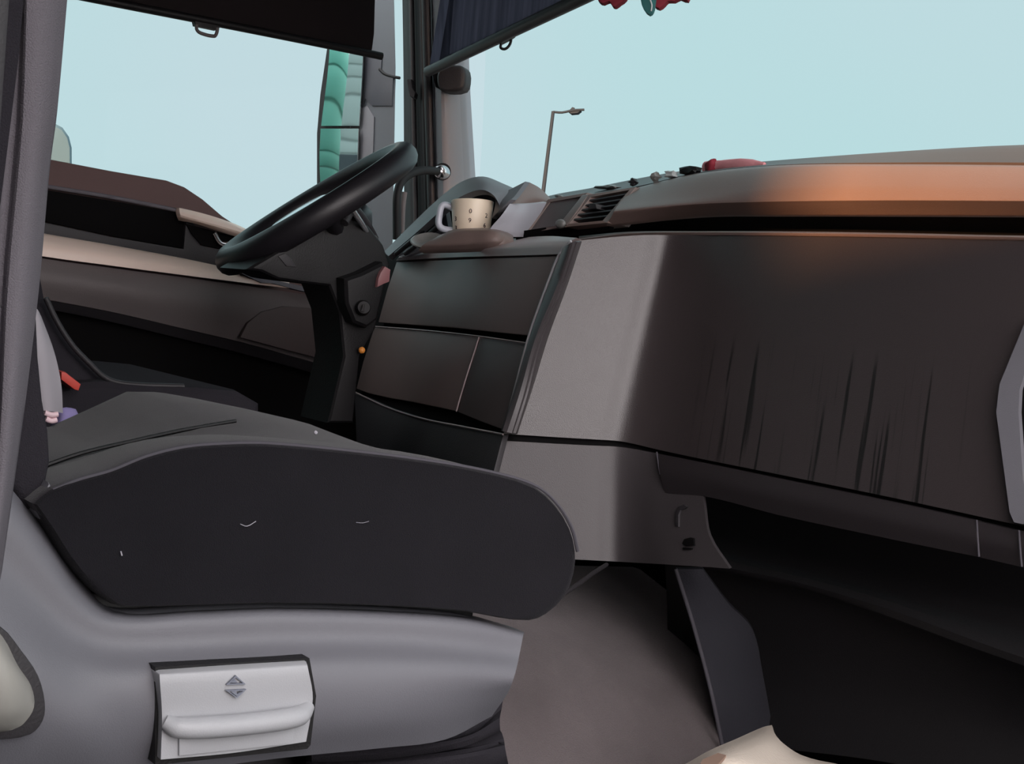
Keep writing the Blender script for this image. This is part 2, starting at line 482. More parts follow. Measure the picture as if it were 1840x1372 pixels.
# driver's door
door = empty('door_1', (-1.12, 1.0, 0.12))
struct(door, "driver's door inner side with silver armrest strip")
prism('door_panel', [(-1.1200, 0.6586, 0.5703), (-1.1200, 0.6266, 0.8782), (-1.1200, 0.7976, 0.8740), (-1.1200, 0.9159, 0.8721), (-1.1200, 1.0288, 0.8726), (-1.1200, 1.0671, 0.8656), (-1.1200, 1.1085, 0.8476), (-1.1200, 1.1542, 0.8207), (-1.1200, 1.1933, 0.8037), (-1.1200, 1.2361, 0.7822), (-1.1200, 1.2858, 0.7728), (-1.1200, 1.4167, 0.7859), (-1.1200, 1.6051, 0.8040), (-1.1200, 1.6740, 0.5801), (-1.1200, 1.7702, 0.1207), (-1.1200, 0.7056, 0.1176)], (-0.04, 0, 0), 'brown', door, bevel=0.004)
tube('sill_groove', [(-1.1050, 0.6287, 0.8218), (-1.1050, 0.7987, 0.8215), (-1.1050, 0.9163, 0.8214), (-1.1050, 1.0527, 0.8165)], 0.004, 'backcloth', door, seg=8)
prism('upper_recess', [(-1.1100, 0.6304, 0.8182), (-1.1100, 0.8009, 0.8156), (-1.1100, 0.9299, 0.8149), (-1.1100, 1.0575, 0.8128), (-1.1100, 1.0714, 0.7949), (-1.1100, 1.0729, 0.7438), (-1.1100, 0.9266, 0.7475), (-1.1100, 0.7971, 0.7563), (-1.1100, 0.6365, 0.7587)], (-0.02, 0, 0), 'void', door, bevel=0.002)
prism('recess_ledge', [(-1.1000, 0.6343, 0.7563), (-1.1000, 0.7941, 0.7549), (-1.1000, 0.9232, 0.7461), (-1.1000, 1.0712, 0.7426), (-1.1000, 1.0695, 0.8057), (-1.1000, 1.0912, 0.7923), (-1.1000, 1.1075, 0.7555), (-1.1000, 1.1782, 0.7516), (-1.1000, 1.2545, 0.7411), (-1.1000, 1.2583, 0.7115), (-1.1000, 1.0743, 0.7174), (-1.1000, 0.7967, 0.7312), (-1.1000, 0.6368, 0.7325)], (-0.03, 0, 0), 'dark', door, bevel=0.003)
hp = prism('handle_pocket', [(-1.0950, 1.0690, 0.7924), (-1.0950, 1.1721, 0.7826), (-1.0950, 1.1974, 0.7771), (-1.0950, 1.1871, 0.7609), (-1.0950, 1.1697, 0.7528), (-1.0950, 1.1054, 0.7552), (-1.0950, 1.0829, 0.7744)], (-0.02, 0, 0), 'void', door, bevel=0.001)
tube('door_lever', [(-1.0880, 1.1264, 0.7830), (-1.0880, 1.1419, 0.7649), (-1.0880, 1.1612, 0.7654)], 0.005, 'chrome', hp, seg=8)
patch('pull_bar', [[(-1.0900, 1.0483, 0.8213), (-1.0750, 1.0869, 0.8173), (-1.0750, 1.1352, 0.8112), (-1.0850, 1.1897, 0.8012), (-1.1000, 1.2258, 0.7879)],
                   [(-1.0750, 1.0462, 0.8067), (-1.0600, 1.0824, 0.8012), (-1.0600, 1.1303, 0.7961), (-1.0700, 1.1842, 0.7892), (-1.0900, 1.2198, 0.7781)],
                   [(-1.0900, 1.0581, 0.7974), (-1.0750, 1.0920, 0.7948), (-1.0750, 1.1382, 0.7870), (-1.0850, 1.1874, 0.7804), (-1.1000, 1.2204, 0.7711)]], 'silver', door, nu=5, nv=4, thick=0.02, back=(-1, 0, 0))
patch('armrest', [[(-1.0900, 0.6335, 0.7401), (-1.0850, 0.7898, 0.7335), (-1.0800, 0.9179, 0.7296), (-1.0750, 1.0632, 0.7233), (-1.0700, 1.1937, 0.7136), (-1.0650, 1.2927, 0.7055)],
                  [(-1.0500, 0.6257, 0.7193), (-1.0450, 0.7789, 0.7109), (-1.0400, 0.9059, 0.7086), (-1.0350, 1.0487, 0.7051), (-1.0300, 1.1768, 0.6994), (-1.0300, 1.2759, 0.6980)],
                  [(-1.0450, 0.6267, 0.6978), (-1.0400, 0.7786, 0.6905), (-1.0350, 0.9063, 0.6899), (-1.0300, 1.0484, 0.6900), (-1.0250, 1.1755, 0.6905), (-1.0250, 1.2742, 0.6912)]], 'silver', door, nu=5, nv=4, thick=0.05, back=(-1, 0, 0))
patch('armrest_highlight', [[(-1.0300, 1.1634, 0.7100), (-1.0300, 1.2249, 0.7054), (-1.0300, 1.3010, 0.6999), (-1.0300, 1.3687, 0.6976)],
                       [(-1.0200, 1.2091, 0.6948), (-1.0200, 1.2335, 0.6967), (-1.0200, 1.2972, 0.6896), (-1.0200, 1.3647, 0.6872)]], 'backcloth', door, nu=4, nv=3, thick=0.04, back=(-1, 0, 0))  # pale strip stands in for a highlight along the armrest front
patch('door_pocket', [[(-1.0500, 0.6284, 0.6940), (-1.0500, 0.7821, 0.6866), (-1.0500, 0.9121, 0.6859), (-1.0450, 1.0552, 0.6859), (-1.0400, 1.1832, 0.6852), (-1.0400, 1.3867, 0.6829), (-1.0500, 1.5862, 0.6810)],
                      [(-1.0400, 0.6293, 0.6607), (-1.0350, 0.7835, 0.6504), (-1.0300, 0.9094, 0.6473), (-1.0300, 1.0544, 0.6407), (-1.0300, 1.1854, 0.6311), (-1.0300, 1.3899, 0.6183), (-1.0400, 1.5900, 0.6099)],
                      [(-1.0500, 0.6359, 0.6216), (-1.0500, 0.7984, 0.6124), (-1.0500, 0.9216, 0.6032), (-1.0500, 1.0693, 0.5864), (-1.0500, 1.2023, 0.5706), (-1.0500, 1.4115, 0.5386), (-1.0500, 1.6092, 0.5185)]], 'doorgrey', door, nu=4, nv=4, thick=0.04, back=(-1, 0, 0))
patch('pocket_edge', [[(-1.0480, 0.6354, 0.6216), (-1.0480, 0.7979, 0.6115), (-1.0480, 0.9210, 0.6022), (-1.0480, 1.0686, 0.5854), (-1.0480, 1.2015, 0.5695), (-1.0480, 1.4105, 0.5375)],
                      [(-1.0650, 0.6415, 0.6036), (-1.0650, 0.8113, 0.5944), (-1.0650, 0.9293, 0.5839), (-1.0650, 1.0781, 0.5653), (-1.0650, 1.2122, 0.5476), (-1.0650, 1.4229, 0.5144)]], 'dark', door, nu=4, nv=2, thick=0.02, back=(-1, 0, 0))
prism('pocket_panel', [(-1.0260, 1.1800, 0.5815), (-1.0260, 1.1920, 0.6118), (-1.0260, 1.2194, 0.6373), (-1.0260, 1.2670, 0.6539), (-1.0260, 1.3302, 0.6575), (-1.0260, 1.4363, 0.6540), (-1.0260, 1.4512, 0.5442), (-1.0260, 1.3833, 0.5524), (-1.0260, 1.2911, 0.5649)], (-0.01, 0, 0), 'drawer', door, bevel=0.002)  # darker panel over the front end of the door pocket
prism('lower_door', [(-1.1000, 0.6494, 0.6110), (-1.1000, 0.8157, 0.5971), (-1.1000, 1.0916, 0.5741), (-1.1000, 1.4411, 0.5221), (-1.1000, 1.6737, 0.4932), (-1.1000, 1.7354, 0.0600), (-1.1000, 0.7057, 0.0696)], (-0.01, 0, 0), 'void', door, bevel=0)  # black colour paints in the shadow below the door pocket
# side window pane with its frame
struct(prism('window_2', [(-1.1400, 0.5754, 1.4183), (-1.1400, 1.4903, 1.7061), (-1.1400, 1.6242, 0.7885), (-1.1400, 0.6541, 0.6611)], (-0.005, 0, 0), 'glass', bevel=0))
struct(prism('trim_5', [(-1.16, 0.42, 1.52), (-1.16, 1.62, 1.52), (-1.16, 1.60, 1.74), (-1.16, 0.42, 1.74)], (0.05, 0, 0), 'dark', bevel=0.004))
# outer roof side rail above the passenger doorway
struct(prism('trim_6', [(1.12, -0.14, 1.62), (1.12, 1.60, 1.60), (1.12, 1.60, 1.74), (1.12, -0.14, 1.74)], (0.08, 0, 0), 'dark', bevel=0.004))

# ================================================================== DASHBOARD
dash = empty('dashboard', (0.0, 1.55, 0.12))
tag(dash, 'wide grey plastic dashboard with glovebox face, angled console and air vents', 'dashboard')

# passenger face: side wall of the console turning into the wide flat face
def face_row(tp, bt, f):
    return None
top = [(-0.0998, 1.2701, 0.8031), (-0.0722, 1.3209, 0.8165), (-0.0521, 1.3574, 0.8244), (-0.0334, 1.3904, 0.8294)] + [(0.0262, 1.4015, 0.8326), (0.0887, 1.4017, 0.8333), (0.1742, 1.4018, 0.8344), (0.3646, 1.4018, 0.8339), (0.5561, 1.4016, 0.8332), (0.9416, 1.4018, 0.8339)]
bot = [(-0.1000, 1.1760, 0.5080), (-0.0609, 1.2431, 0.5119), (-0.0341, 1.2893, 0.5148), (-0.0119, 1.3272, 0.5165)] + [(0.0420, 1.3473, 0.5135), (0.1343, 1.3472, 0.5131), (0.2799, 1.3473, 0.5137), (0.4594, 1.3474, 0.5139), (0.6404, 1.3471, 0.5124), (1.0045, 1.3468, 0.5108)]
mid1 = [Vector(a).lerp(Vector(b), 0.33) for a, b in zip(top, bot)]
mid2 = [Vector(a).lerp(Vector(b), 0.66) for a, b in zip(top, bot)]
patch('passenger_panel', [top, mid1, mid2, bot], 'streak', dash, nu=7, nv=4, thick=0.012, back=(-0.4, 0.9, 0))
# rolled front edge of the side wall towards the console
e_top = [(-0.1487, 1.2727, 0.7815), (-0.1319, 1.2732, 0.7963), (-0.1144, 1.2712, 0.8030)]; 
patch('panel_edge', [[(-0.1357, 1.2670, 0.7869)]+[(-0.0861, 1.2452, 0.7965)]+[(-0.0982, 1.2709, 0.8032)],
                     [(-0.1390, 1.2526, 0.7378)]+[(-0.0785, 1.2248, 0.7360)]+[(-0.0968, 1.2525, 0.7378)],
                     [(-0.1336, 1.2249, 0.6520)]+[(-0.0841, 1.2001, 0.6516)]+[(-0.0953, 1.2280, 0.6527)],
                     [(-0.1120, 1.1952, 0.5726)]+[(-0.0672, 1.1721, 0.5739)]+[(-0.0932, 1.2059, 0.5721)],
                     [(-0.1023, 1.1741, 0.5116)]+[(-0.0597, 1.1519, 0.5142)]+[(-0.0920, 1.1881, 0.5097)]], 'dash_low', dash, nu=5, nv=5, thick=0.01, back=(-0.3, 0.9, 0))
tube('edge_piping', [(-0.1049, 1.2596, 0.8007), (-0.1275, 1.2592, 0.7818), (-0.1305, 1.2462, 0.7373), (-0.1252, 1.2186, 0.6520), (-0.1037, 1.1891, 0.5730), (-0.0885, 1.1670, 0.5130)], 0.0022, 'white', dash, seg=8)
# black joints behind the gaps
patch('joint_strip', [[(-0.1079, 1.1807, 0.5146), (-0.0687, 1.2481, 0.5186), (-0.0396, 1.2981, 0.5219), (-0.0186, 1.3340, 0.5234)]+[(0.0304, 1.3566, 0.5205), (0.1007, 1.3566, 0.5206), (0.2698, 1.3568, 0.5214), (0.4507, 1.3568, 0.5215), (0.6329, 1.3566, 0.5205), (1.0002, 1.3560, 0.5171)],
                      [(-0.1052, 1.1775, 0.4902), (-0.0640, 1.2483, 0.4945), (-0.0350, 1.2982, 0.4978), (-0.0140, 1.3340, 0.4992)]+[(0.0383, 1.3530, 0.4994), (0.1087, 1.3529, 0.4986), (0.2768, 1.3532, 0.5003), (0.4569, 1.3532, 0.5008), (0.6379, 1.3534, 0.5015), (1.0031, 1.3534, 0.5019)]], 'void', dash, nu=4, nv=2, thick=0.006, back=(-0.4, 0.9, 0))
# lower side panel (with coat hook recess and lock hole) and the trim band under the face
sp = patch('lower_side_panel', [[(-0.1029, 1.1677, 0.4973), (-0.0591, 1.2432, 0.5024), (-0.0344, 1.2858, 0.5055), (-0.0116, 1.3251, 0.5082)]+[(0.0454, 1.3452, 0.5074), (0.1264, 1.3452, 0.5072)],
                   [(-0.0970, 1.1626, 0.4499), (-0.0502, 1.2435, 0.4562), (-0.0257, 1.2860, 0.4600), (-0.0030, 1.3251, 0.4626)]+[(0.0662, 1.3385, 0.4675), (0.1522, 1.3392, 0.4720)],
                   [(-0.0913, 1.1583, 0.4060), (-0.0418, 1.2438, 0.4126), (-0.0174, 1.2862, 0.4163), (0.0053, 1.3252, 0.4188)]+[(0.0841, 1.3330, 0.4352), (0.1618, 1.3362, 0.4542)],
                   [(-0.0860, 1.1545, 0.3663), (-0.0343, 1.2440, 0.3732), (-0.0097, 1.2863, 0.3760), (0.0130, 1.3253, 0.3784)]+[(0.1050, 1.3261, 0.3945), (0.1856, 1.3295, 0.4147)],
                   [(-0.0814, 1.1521, 0.3340), (-0.0278, 1.2443, 0.3395), (-0.0033, 1.2865, 0.3422), (0.0194, 1.3254, 0.3445)]+[(0.1281, 1.3207, 0.3630), (0.2365, 1.3237, 0.3805)]], 'dash_low', dash, nu=5, nv=4, thick=0.012, back=(-0.5, 0.85, 0))
prism('hook_recess', [(0.1221, 1.3266, 0.4159), (0.1143, 1.3297, 0.4341), (0.1169, 1.3312, 0.4424), (0.1265, 1.3320, 0.4472), (0.1339, 1.3317, 0.4454), (0.1308, 1.3310, 0.4417), (0.1228, 1.3305, 0.4388), (0.1221, 1.3293, 0.4315), (0.1277, 1.3267, 0.4161)], (0, 0.006, 0), 'dark', sp, bevel=0.001)
prism('lock_hole', [(0.1420, 1.3232, 0.3954), (0.1440, 1.3243, 0.4021), (0.1547, 1.3250, 0.4064), (0.1614, 1.3250, 0.4062), (0.1658, 1.3234, 0.3970), (0.1506, 1.3228, 0.3933)], (0, 0.006, 0), 'void', sp, bevel=0.001)
prism('lock_slot', [(0.1449, 1.3223, 0.3906), (0.1627, 1.3228, 0.3933), (0.1624, 1.3224, 0.3910), (0.1470, 1.3219, 0.3879)], (0, 0.006, 0), 'void', sp, bevel=0.0005)
for a, b in (((1184, 1752), 0), ((1760, 1829), 1), ((1835, 2500), 2)):
    pass
patch('lower_band', [[(0.0545, 1.3412, 0.5077), (0.1738, 1.3414, 0.5086), (0.2862, 1.3414, 0.5087), (0.4648, 1.3415, 0.5093), (0.5835, 1.3413, 0.5081)],
                     [(0.0696, 1.3339, 0.4823), (0.1847, 1.3346, 0.4863), (0.2962, 1.3346, 0.4868), (0.4735, 1.3348, 0.4879), (0.5923, 1.3350, 0.4888)],
                     [(0.0820, 1.3366, 0.4564), (0.1690, 1.3380, 0.4647), (0.2975, 1.3377, 0.4631), (0.4744, 1.3382, 0.4661), (0.5942, 1.3387, 0.4691)]], 'band', dash, nu=4, nv=4, thick=0.012, back=(0, 1, 0))
patch('lower_band', [[(0.5844, 1.3443, 0.5076), (0.6118, 1.3442, 0.5070), (0.6355, 1.3442, 0.5071)], [(0.5925, 1.3390, 0.4883), (0.6197, 1.3389, 0.4880), (0.6432, 1.3390, 0.4883)], [(0.5938, 1.3437, 0.4684), (0.6215, 1.3437, 0.4685), (0.6451, 1.3437, 0.4685)]], 'band', dash, nu=4, nv=4, thick=0.012, back=(0, 1, 0))
patch('lower_band', [[(0.6383, 1.3442, 0.5070), (0.8052, 1.3443, 0.5077), (1.0059, 1.3443, 0.5077)], [(0.6459, 1.3389, 0.4882), (0.8101, 1.3394, 0.4909), (1.0096, 1.3397, 0.4924)], [(0.6479, 1.3437, 0.4684), (0.8101, 1.3444, 0.4724), (1.0099, 1.3448, 0.4751)]], 'band', dash, nu=4, nv=4, thick=0.012, back=(0, 1, 0))
tube('band_joint', [(0.0499, 1.3406, 0.5102), (0.0599, 1.3377, 0.4930), (0.0681, 1.3356, 0.4805)], 0.0012, 'thread', dash, seg=6)
tube('band_joint', [(0.5854, 1.3404, 0.5090), (0.5923, 1.3370, 0.4889), (0.5989, 1.3338, 0.4701)], 0.0012, 'thread', dash, seg=6)
tube('band_joint', [(0.6394, 1.3402, 0.5078), (0.6458, 1.3370, 0.4888), (0.6527, 1.3338, 0.4701)], 0.0012, 'thread', dash, seg=6)
# grey bezel at the right edge with dark opening
bz = quad_frame([(0.5917, 1.3739, 0.7417), (0.5774, 1.3606, 0.6633), (0.5816, 1.3552, 0.6317), (0.6271, 1.3371, 0.5252), (0.6352, 1.3355, 0.5155), (0.7560, 1.3356, 0.5165), (0.6984, 1.3761, 0.7544)], [(0.6052, 1.3685, 0.6981), (0.6027, 1.3620, 0.6597), (0.6078, 1.3578, 0.6350), (0.6323, 1.3456, 0.5633), (0.6415, 1.3427, 0.5462), (0.7322, 1.3428, 0.5468), (0.6933, 1.3698, 0.7056)], (0, 0.014, 0), 'door_grip_bezel', 'shell', dash)
prism('grip_hollow', [(0.5985, 1.3746, 0.6981), (0.5973, 1.3681, 0.6596), (0.6018, 1.3638, 0.6346), (0.6278, 1.3511, 0.5597), (0.6380, 1.3485, 0.5446), (0.7303, 1.3486, 0.5449), (0.6903, 1.3764, 0.7084)], (0, 0.004, 0), 'void', bz, bevel=0)

# recess above the face, rolled lip, crown of the dash top
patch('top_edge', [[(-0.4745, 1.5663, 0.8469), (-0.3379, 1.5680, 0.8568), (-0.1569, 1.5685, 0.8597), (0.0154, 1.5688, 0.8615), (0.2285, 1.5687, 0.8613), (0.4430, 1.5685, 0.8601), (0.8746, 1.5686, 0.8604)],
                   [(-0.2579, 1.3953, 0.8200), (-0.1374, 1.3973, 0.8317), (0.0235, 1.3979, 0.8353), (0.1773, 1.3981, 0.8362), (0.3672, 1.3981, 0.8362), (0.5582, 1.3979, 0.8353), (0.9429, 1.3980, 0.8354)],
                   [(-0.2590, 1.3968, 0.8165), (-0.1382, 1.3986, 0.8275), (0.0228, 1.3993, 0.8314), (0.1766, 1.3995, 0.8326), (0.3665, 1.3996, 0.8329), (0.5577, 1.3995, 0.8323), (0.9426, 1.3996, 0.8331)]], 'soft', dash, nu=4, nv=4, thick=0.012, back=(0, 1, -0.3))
patch('upper_recess', [[(-0.4490, 1.6000, 0.8787), (-0.2087, 1.6000, 0.8912), (-0.0189, 1.6000, 0.8931), (0.1987, 1.6000, 0.8931), (0.4174, 1.6000, 0.8931), (0.8587, 1.6000, 0.8907)],
                       [(-0.4648, 1.6050, 0.8464), (-0.2073, 1.6050, 0.8550), (-0.0174, 1.6050, 0.8576), (0.2003, 1.6050, 0.8589), (0.4194, 1.6050, 0.8583), (0.8607, 1.6050, 0.8605)]], 'black', dash, nu=4, nv=2, thick=0.01, back=(0, 1, 0))  # shade under the lip is put into the black colour
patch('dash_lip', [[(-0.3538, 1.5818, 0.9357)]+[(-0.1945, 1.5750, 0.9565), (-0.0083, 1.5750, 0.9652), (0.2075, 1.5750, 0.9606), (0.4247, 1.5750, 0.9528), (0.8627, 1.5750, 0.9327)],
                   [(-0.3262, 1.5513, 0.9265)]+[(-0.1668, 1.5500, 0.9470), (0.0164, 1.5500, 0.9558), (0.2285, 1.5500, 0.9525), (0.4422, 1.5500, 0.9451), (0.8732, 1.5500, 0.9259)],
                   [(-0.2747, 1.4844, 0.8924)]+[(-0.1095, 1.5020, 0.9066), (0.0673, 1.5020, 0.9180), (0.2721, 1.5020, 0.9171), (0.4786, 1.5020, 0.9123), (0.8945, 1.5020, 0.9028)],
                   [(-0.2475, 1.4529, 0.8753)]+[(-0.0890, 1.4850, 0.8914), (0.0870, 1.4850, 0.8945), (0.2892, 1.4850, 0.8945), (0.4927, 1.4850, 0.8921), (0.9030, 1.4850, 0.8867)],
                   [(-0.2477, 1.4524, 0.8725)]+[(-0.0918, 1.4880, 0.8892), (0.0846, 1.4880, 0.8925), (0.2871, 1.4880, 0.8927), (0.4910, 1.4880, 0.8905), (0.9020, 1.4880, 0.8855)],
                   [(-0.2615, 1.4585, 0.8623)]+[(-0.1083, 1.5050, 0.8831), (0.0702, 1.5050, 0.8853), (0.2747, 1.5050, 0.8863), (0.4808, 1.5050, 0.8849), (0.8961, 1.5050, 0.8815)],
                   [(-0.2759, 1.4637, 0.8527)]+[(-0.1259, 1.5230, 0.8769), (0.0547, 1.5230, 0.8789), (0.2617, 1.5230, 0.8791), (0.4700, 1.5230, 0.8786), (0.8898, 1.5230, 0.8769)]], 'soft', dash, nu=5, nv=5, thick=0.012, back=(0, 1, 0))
patch('dash_crown', [[(-0.7404, 1.6124, 0.9084), (-0.6665, 1.6297, 0.9328), (-0.5569, 1.6443, 0.9490), (-0.3995, 1.6568, 0.9711)]+[(-0.3024, 1.7000, 0.9921), (-0.1677, 1.7000, 0.9980), (0.1018, 1.7000, 1.0044), (0.3350, 1.7000, 1.0061), (0.8072, 1.7000, 0.9933)],
                     [(-0.6958, 1.5880, 0.8978), (-0.6145, 1.5983, 0.9208), (-0.5062, 1.6113, 0.9366), (-0.3674, 1.6323, 0.9612)]+[(-0.2593, 1.6600, 0.9802), (-0.1253, 1.6600, 0.9860), (0.1354, 1.6600, 0.9918), (0.3631, 1.6600, 0.9931), (0.8242, 1.6600, 0.9803)],
                     [(-0.5778, 1.5106, 0.8753), (-0.5148, 1.5302, 0.9030), (-0.4257, 1.5510, 0.9218), (-0.3617, 1.5882, 0.9389)]+[(-0.2055, 1.5850, 0.9594), (-0.0180, 1.5850, 0.9680), (0.1989, 1.5850, 0.9650), (0.4173, 1.5850, 0.9584), (0.8582, 1.5850, 0.9381)]], 'dash_low', dash, nu=4, nv=4, thick=0.012, back=(0, 0.5, -1))  # darker plastic bakes the crown's lack of sun into its colour

# air vents
def vent(name, tl, tr, br, bl, ext, slats, dark='void'):
    v = empty(name, tl); v.parent = dash; v.matrix_parent_inverse = dash.matrix_world.inverted()
    return v
fr = quad_frame([(-0.3522, 1.4356, 0.8452), (-0.3854, 1.5040, 0.9118), (-0.3069, 1.5440, 0.9308), (-0.2642, 1.4545, 0.8561)], [(-0.3444, 1.4382, 0.8514), (-0.3743, 1.5019, 0.9074), (-0.3126, 1.5359, 0.9247), (-0.2761, 1.4554, 0.8599)], (0, 0.05, 0), 'slatted_vent', 'soft', dash)
prism('vent_cavity', [(-0.3770, 1.4615, 0.8527), (-0.4064, 1.5261, 0.9136), (-0.3424, 1.5633, 0.9316), (-0.3059, 1.4825, 0.8619)], (0, 0.02, 0), 'void', fr, bevel=0)
a0, a1 = Vector((-0.3483, 1.4413, 0.8518)), Vector((-0.3782, 1.5051, 0.9080))
b0, b1 = Vector((-0.2800, 1.4586, 0.8604)), Vector((-0.3165, 1.5391, 0.9253))
for i in range(5):
    u = (i+0.7)/5.6
    p, q = a0.lerp(a1, u), b0.lerp(b1, u)
    prism('slat', [p, q, q+Vector((0, 0.004, 0.0035)), p+Vector((0, 0.004, 0.0035))], (0, 0.03, -0.008), 'dark', fr, bevel=0)
prism('vent_tab', [a0.lerp(b0, 0.42).lerp(a1.lerp(b1, 0.42), 0.5)+Vector(d) for d in ((-.012, -.006, -.003), (.012, -.006, -.002), (.010, -.008, .006), (-.006, -.008, .007))], (0, 0.02, 0), 'dark', fr, bevel=0.001)
fb = quad_frame([(-0.4704, 1.4348, 0.8323), (-0.5054, 1.5095, 0.9058), (-0.4099, 1.5217, 0.9188), (-0.3732, 1.4495, 0.8471)], [(-0.4611, 1.4393, 0.8389), (-0.4951, 1.5063, 0.9002), (-0.4156, 1.5135, 0.9107), (-0.3819, 1.4461, 0.8494)], (0, 0.05, 0), 'blank_vent', 'soft', dash)
prism('blank_cover', [(-0.4702, 1.4438, 0.8375), (-0.5045, 1.5105, 0.9029), (-0.4225, 1.5212, 0.9139), (-0.3886, 1.4540, 0.8486)], (0, 0.02, 0), 'drawer', fb, bevel=0)
prism('vent_divider', [(-0.3760, 1.4371, 0.8462), (-0.4068, 1.5086, 0.9128), (-0.3844, 1.5054, 0.9139), (-0.3464, 1.4353, 0.8490)], (0, 0.02, 0), 'soft', dash, bevel=0.003)
link('divider_button', blob_bm((-0.3567, 1.4299, 0.8501), (0.013, 0.006, 0.008), 2), 'clip', dash)
patch('vent_gap', [[(-0.4673, 1.4223, 0.8344), (-0.3826, 1.4538, 0.8515), (-0.2814, 1.4738, 0.8645)], [(-0.4843, 1.4318, 0.8137), (-0.3884, 1.4616, 0.8312), (-0.2875, 1.4815, 0.8487)]], 'void', dash, nu=4, nv=2, thick=0.01, back=(0, 1, 0))

patch('gap_filler', [[(-0.6747, 1.4792, 0.8522), (-0.5727, 1.5854, 0.8823), (-0.4044, 1.6460, 0.8990), (-0.2576, 1.7112, 0.9139)], [(-0.6513, 1.4733, 0.7825), (-0.5508, 1.5780, 0.8202), (-0.3837, 1.6372, 0.8420), (-0.2377, 1.7012, 0.8585)]], 'void', dash, nu=4, nv=2, thick=0.01, back=(0, 1, 0))  # dark sheet added behind the vents to stop sky light leaking through
# console facing the driver: ledge, big upper panel, two lower drawers, plinth strip
patch('console_ledge', [[(-1.1598, 1.6279, 0.8176), (-0.9365, 1.5780, 0.8284), (-0.6344, 1.5065, 0.8299)]+[(-0.3235, 1.3762, 0.8219)]+[(-0.0983, 1.2641, 0.8064)],
                        [(-0.8907, 1.4407, 0.7806), (-0.6578, 1.3878, 0.7889), (-0.4158, 1.3315, 0.7934), (-0.2342, 1.2892, 0.7966), (-0.1167, 1.2611, 0.7965)],
                        [(-0.9027, 1.4437, 0.7738), (-0.6514, 1.3851, 0.7782), (-0.4071, 1.3273, 0.7798), (-0.2238, 1.2838, 0.7803), (-0.1349, 1.2629, 0.7813)]], 'ledge', dash, nu=5, nv=5, thick=0.012, back=(0, 1, -0.2))
patch('console_back', [[(-1.0497, 1.4996, 0.7927), (-0.1749, 1.2913, 0.7937)], [(-0.9148, 1.3709, 0.4796), (-0.1099, 1.1847, 0.4981)]], 'void', dash, nu=4, nv=4, thick=0.01, back=(0, 1, 0))
prism('console_panel', [(-0.9060, 1.4460, 0.7717), (-0.4591, 1.3408, 0.7764), (-0.1428, 1.2662, 0.7790), (-0.1409, 1.2531, 0.7378), (-0.1370, 1.2262, 0.6536), (-0.4493, 1.3001, 0.6518), (-0.8685, 1.3979, 0.6447), (-0.8953, 1.4252, 0.7127)], (0, 0.01, 0), 'console', dash, bevel=0.004)
prism('console_drawer', [(-0.8805, 1.3973, 0.6338), (-0.5626, 1.3233, 0.6395), (-0.3270, 1.2680, 0.6422), (-0.3212, 1.2566, 0.6098), (-0.3135, 1.2407, 0.5640), (-0.3032, 1.2249, 0.5209), (-0.5095, 1.2724, 0.5156), (-0.6288, 1.2996, 0.5113), (-0.7626, 1.3306, 0.5086), (-0.8394, 1.3496, 0.5107), (-0.8639, 1.3717, 0.5633)], (0, 0.01, 0), 'console', dash, bevel=0.003)
prism('console_drawer', [(-0.3169, 1.2654, 0.6418), (-0.1344, 1.2219, 0.6417), (-0.1120, 1.1952, 0.5726), (-0.1000, 1.1742, 0.5136), (-0.1982, 1.1984, 0.5161), (-0.2926, 1.2221, 0.5202), (-0.3045, 1.2387, 0.5648), (-0.3120, 1.2546, 0.6104)], (0, 0.01, 0), 'drawer', dash, bevel=0.003)
prism('console_plinth', [(-0.8301, 1.3405, 0.5022), (-0.7395, 1.3184, 0.5006), (-0.5974, 1.2829, 0.4954), (-0.4178, 1.2401, 0.4954), (-0.2441, 1.2006, 0.5019), (-0.0861, 1.1650, 0.5083), (-0.0704, 1.1442, 0.4533), (-0.2391, 1.1769, 0.4286), (-0.6968, 1.2816, 0.4143)], (0, 0.01, 0), 'dark', dash, bevel=0.003)
tube('drawer_joint', [(-0.3154, 1.2621, 0.6425), (-0.3096, 1.2507, 0.6103), (-0.3020, 1.2349, 0.5647), (-0.2909, 1.2188, 0.5211)], 0.0012, 'ledge', dash, seg=6)
tube('drawer_joint', [(-0.8741, 1.3933, 0.6360), (-0.5568, 1.3193, 0.6415), (-0.3163, 1.2625, 0.6433), (-0.1288, 1.2176, 0.6425)], 0.0012, 'ledge', dash, seg=6)
tube('drawer_joint', [(-0.8200, 1.3368, 0.5051), (-0.7337, 1.3150, 0.5010), (-0.5920, 1.2796, 0.4958), (-0.4129, 1.2369, 0.4958), (-0.2396, 1.1975, 0.5023), (-0.0820, 1.1619, 0.5087)], 0.0015, 'ledge', dash, seg=6)

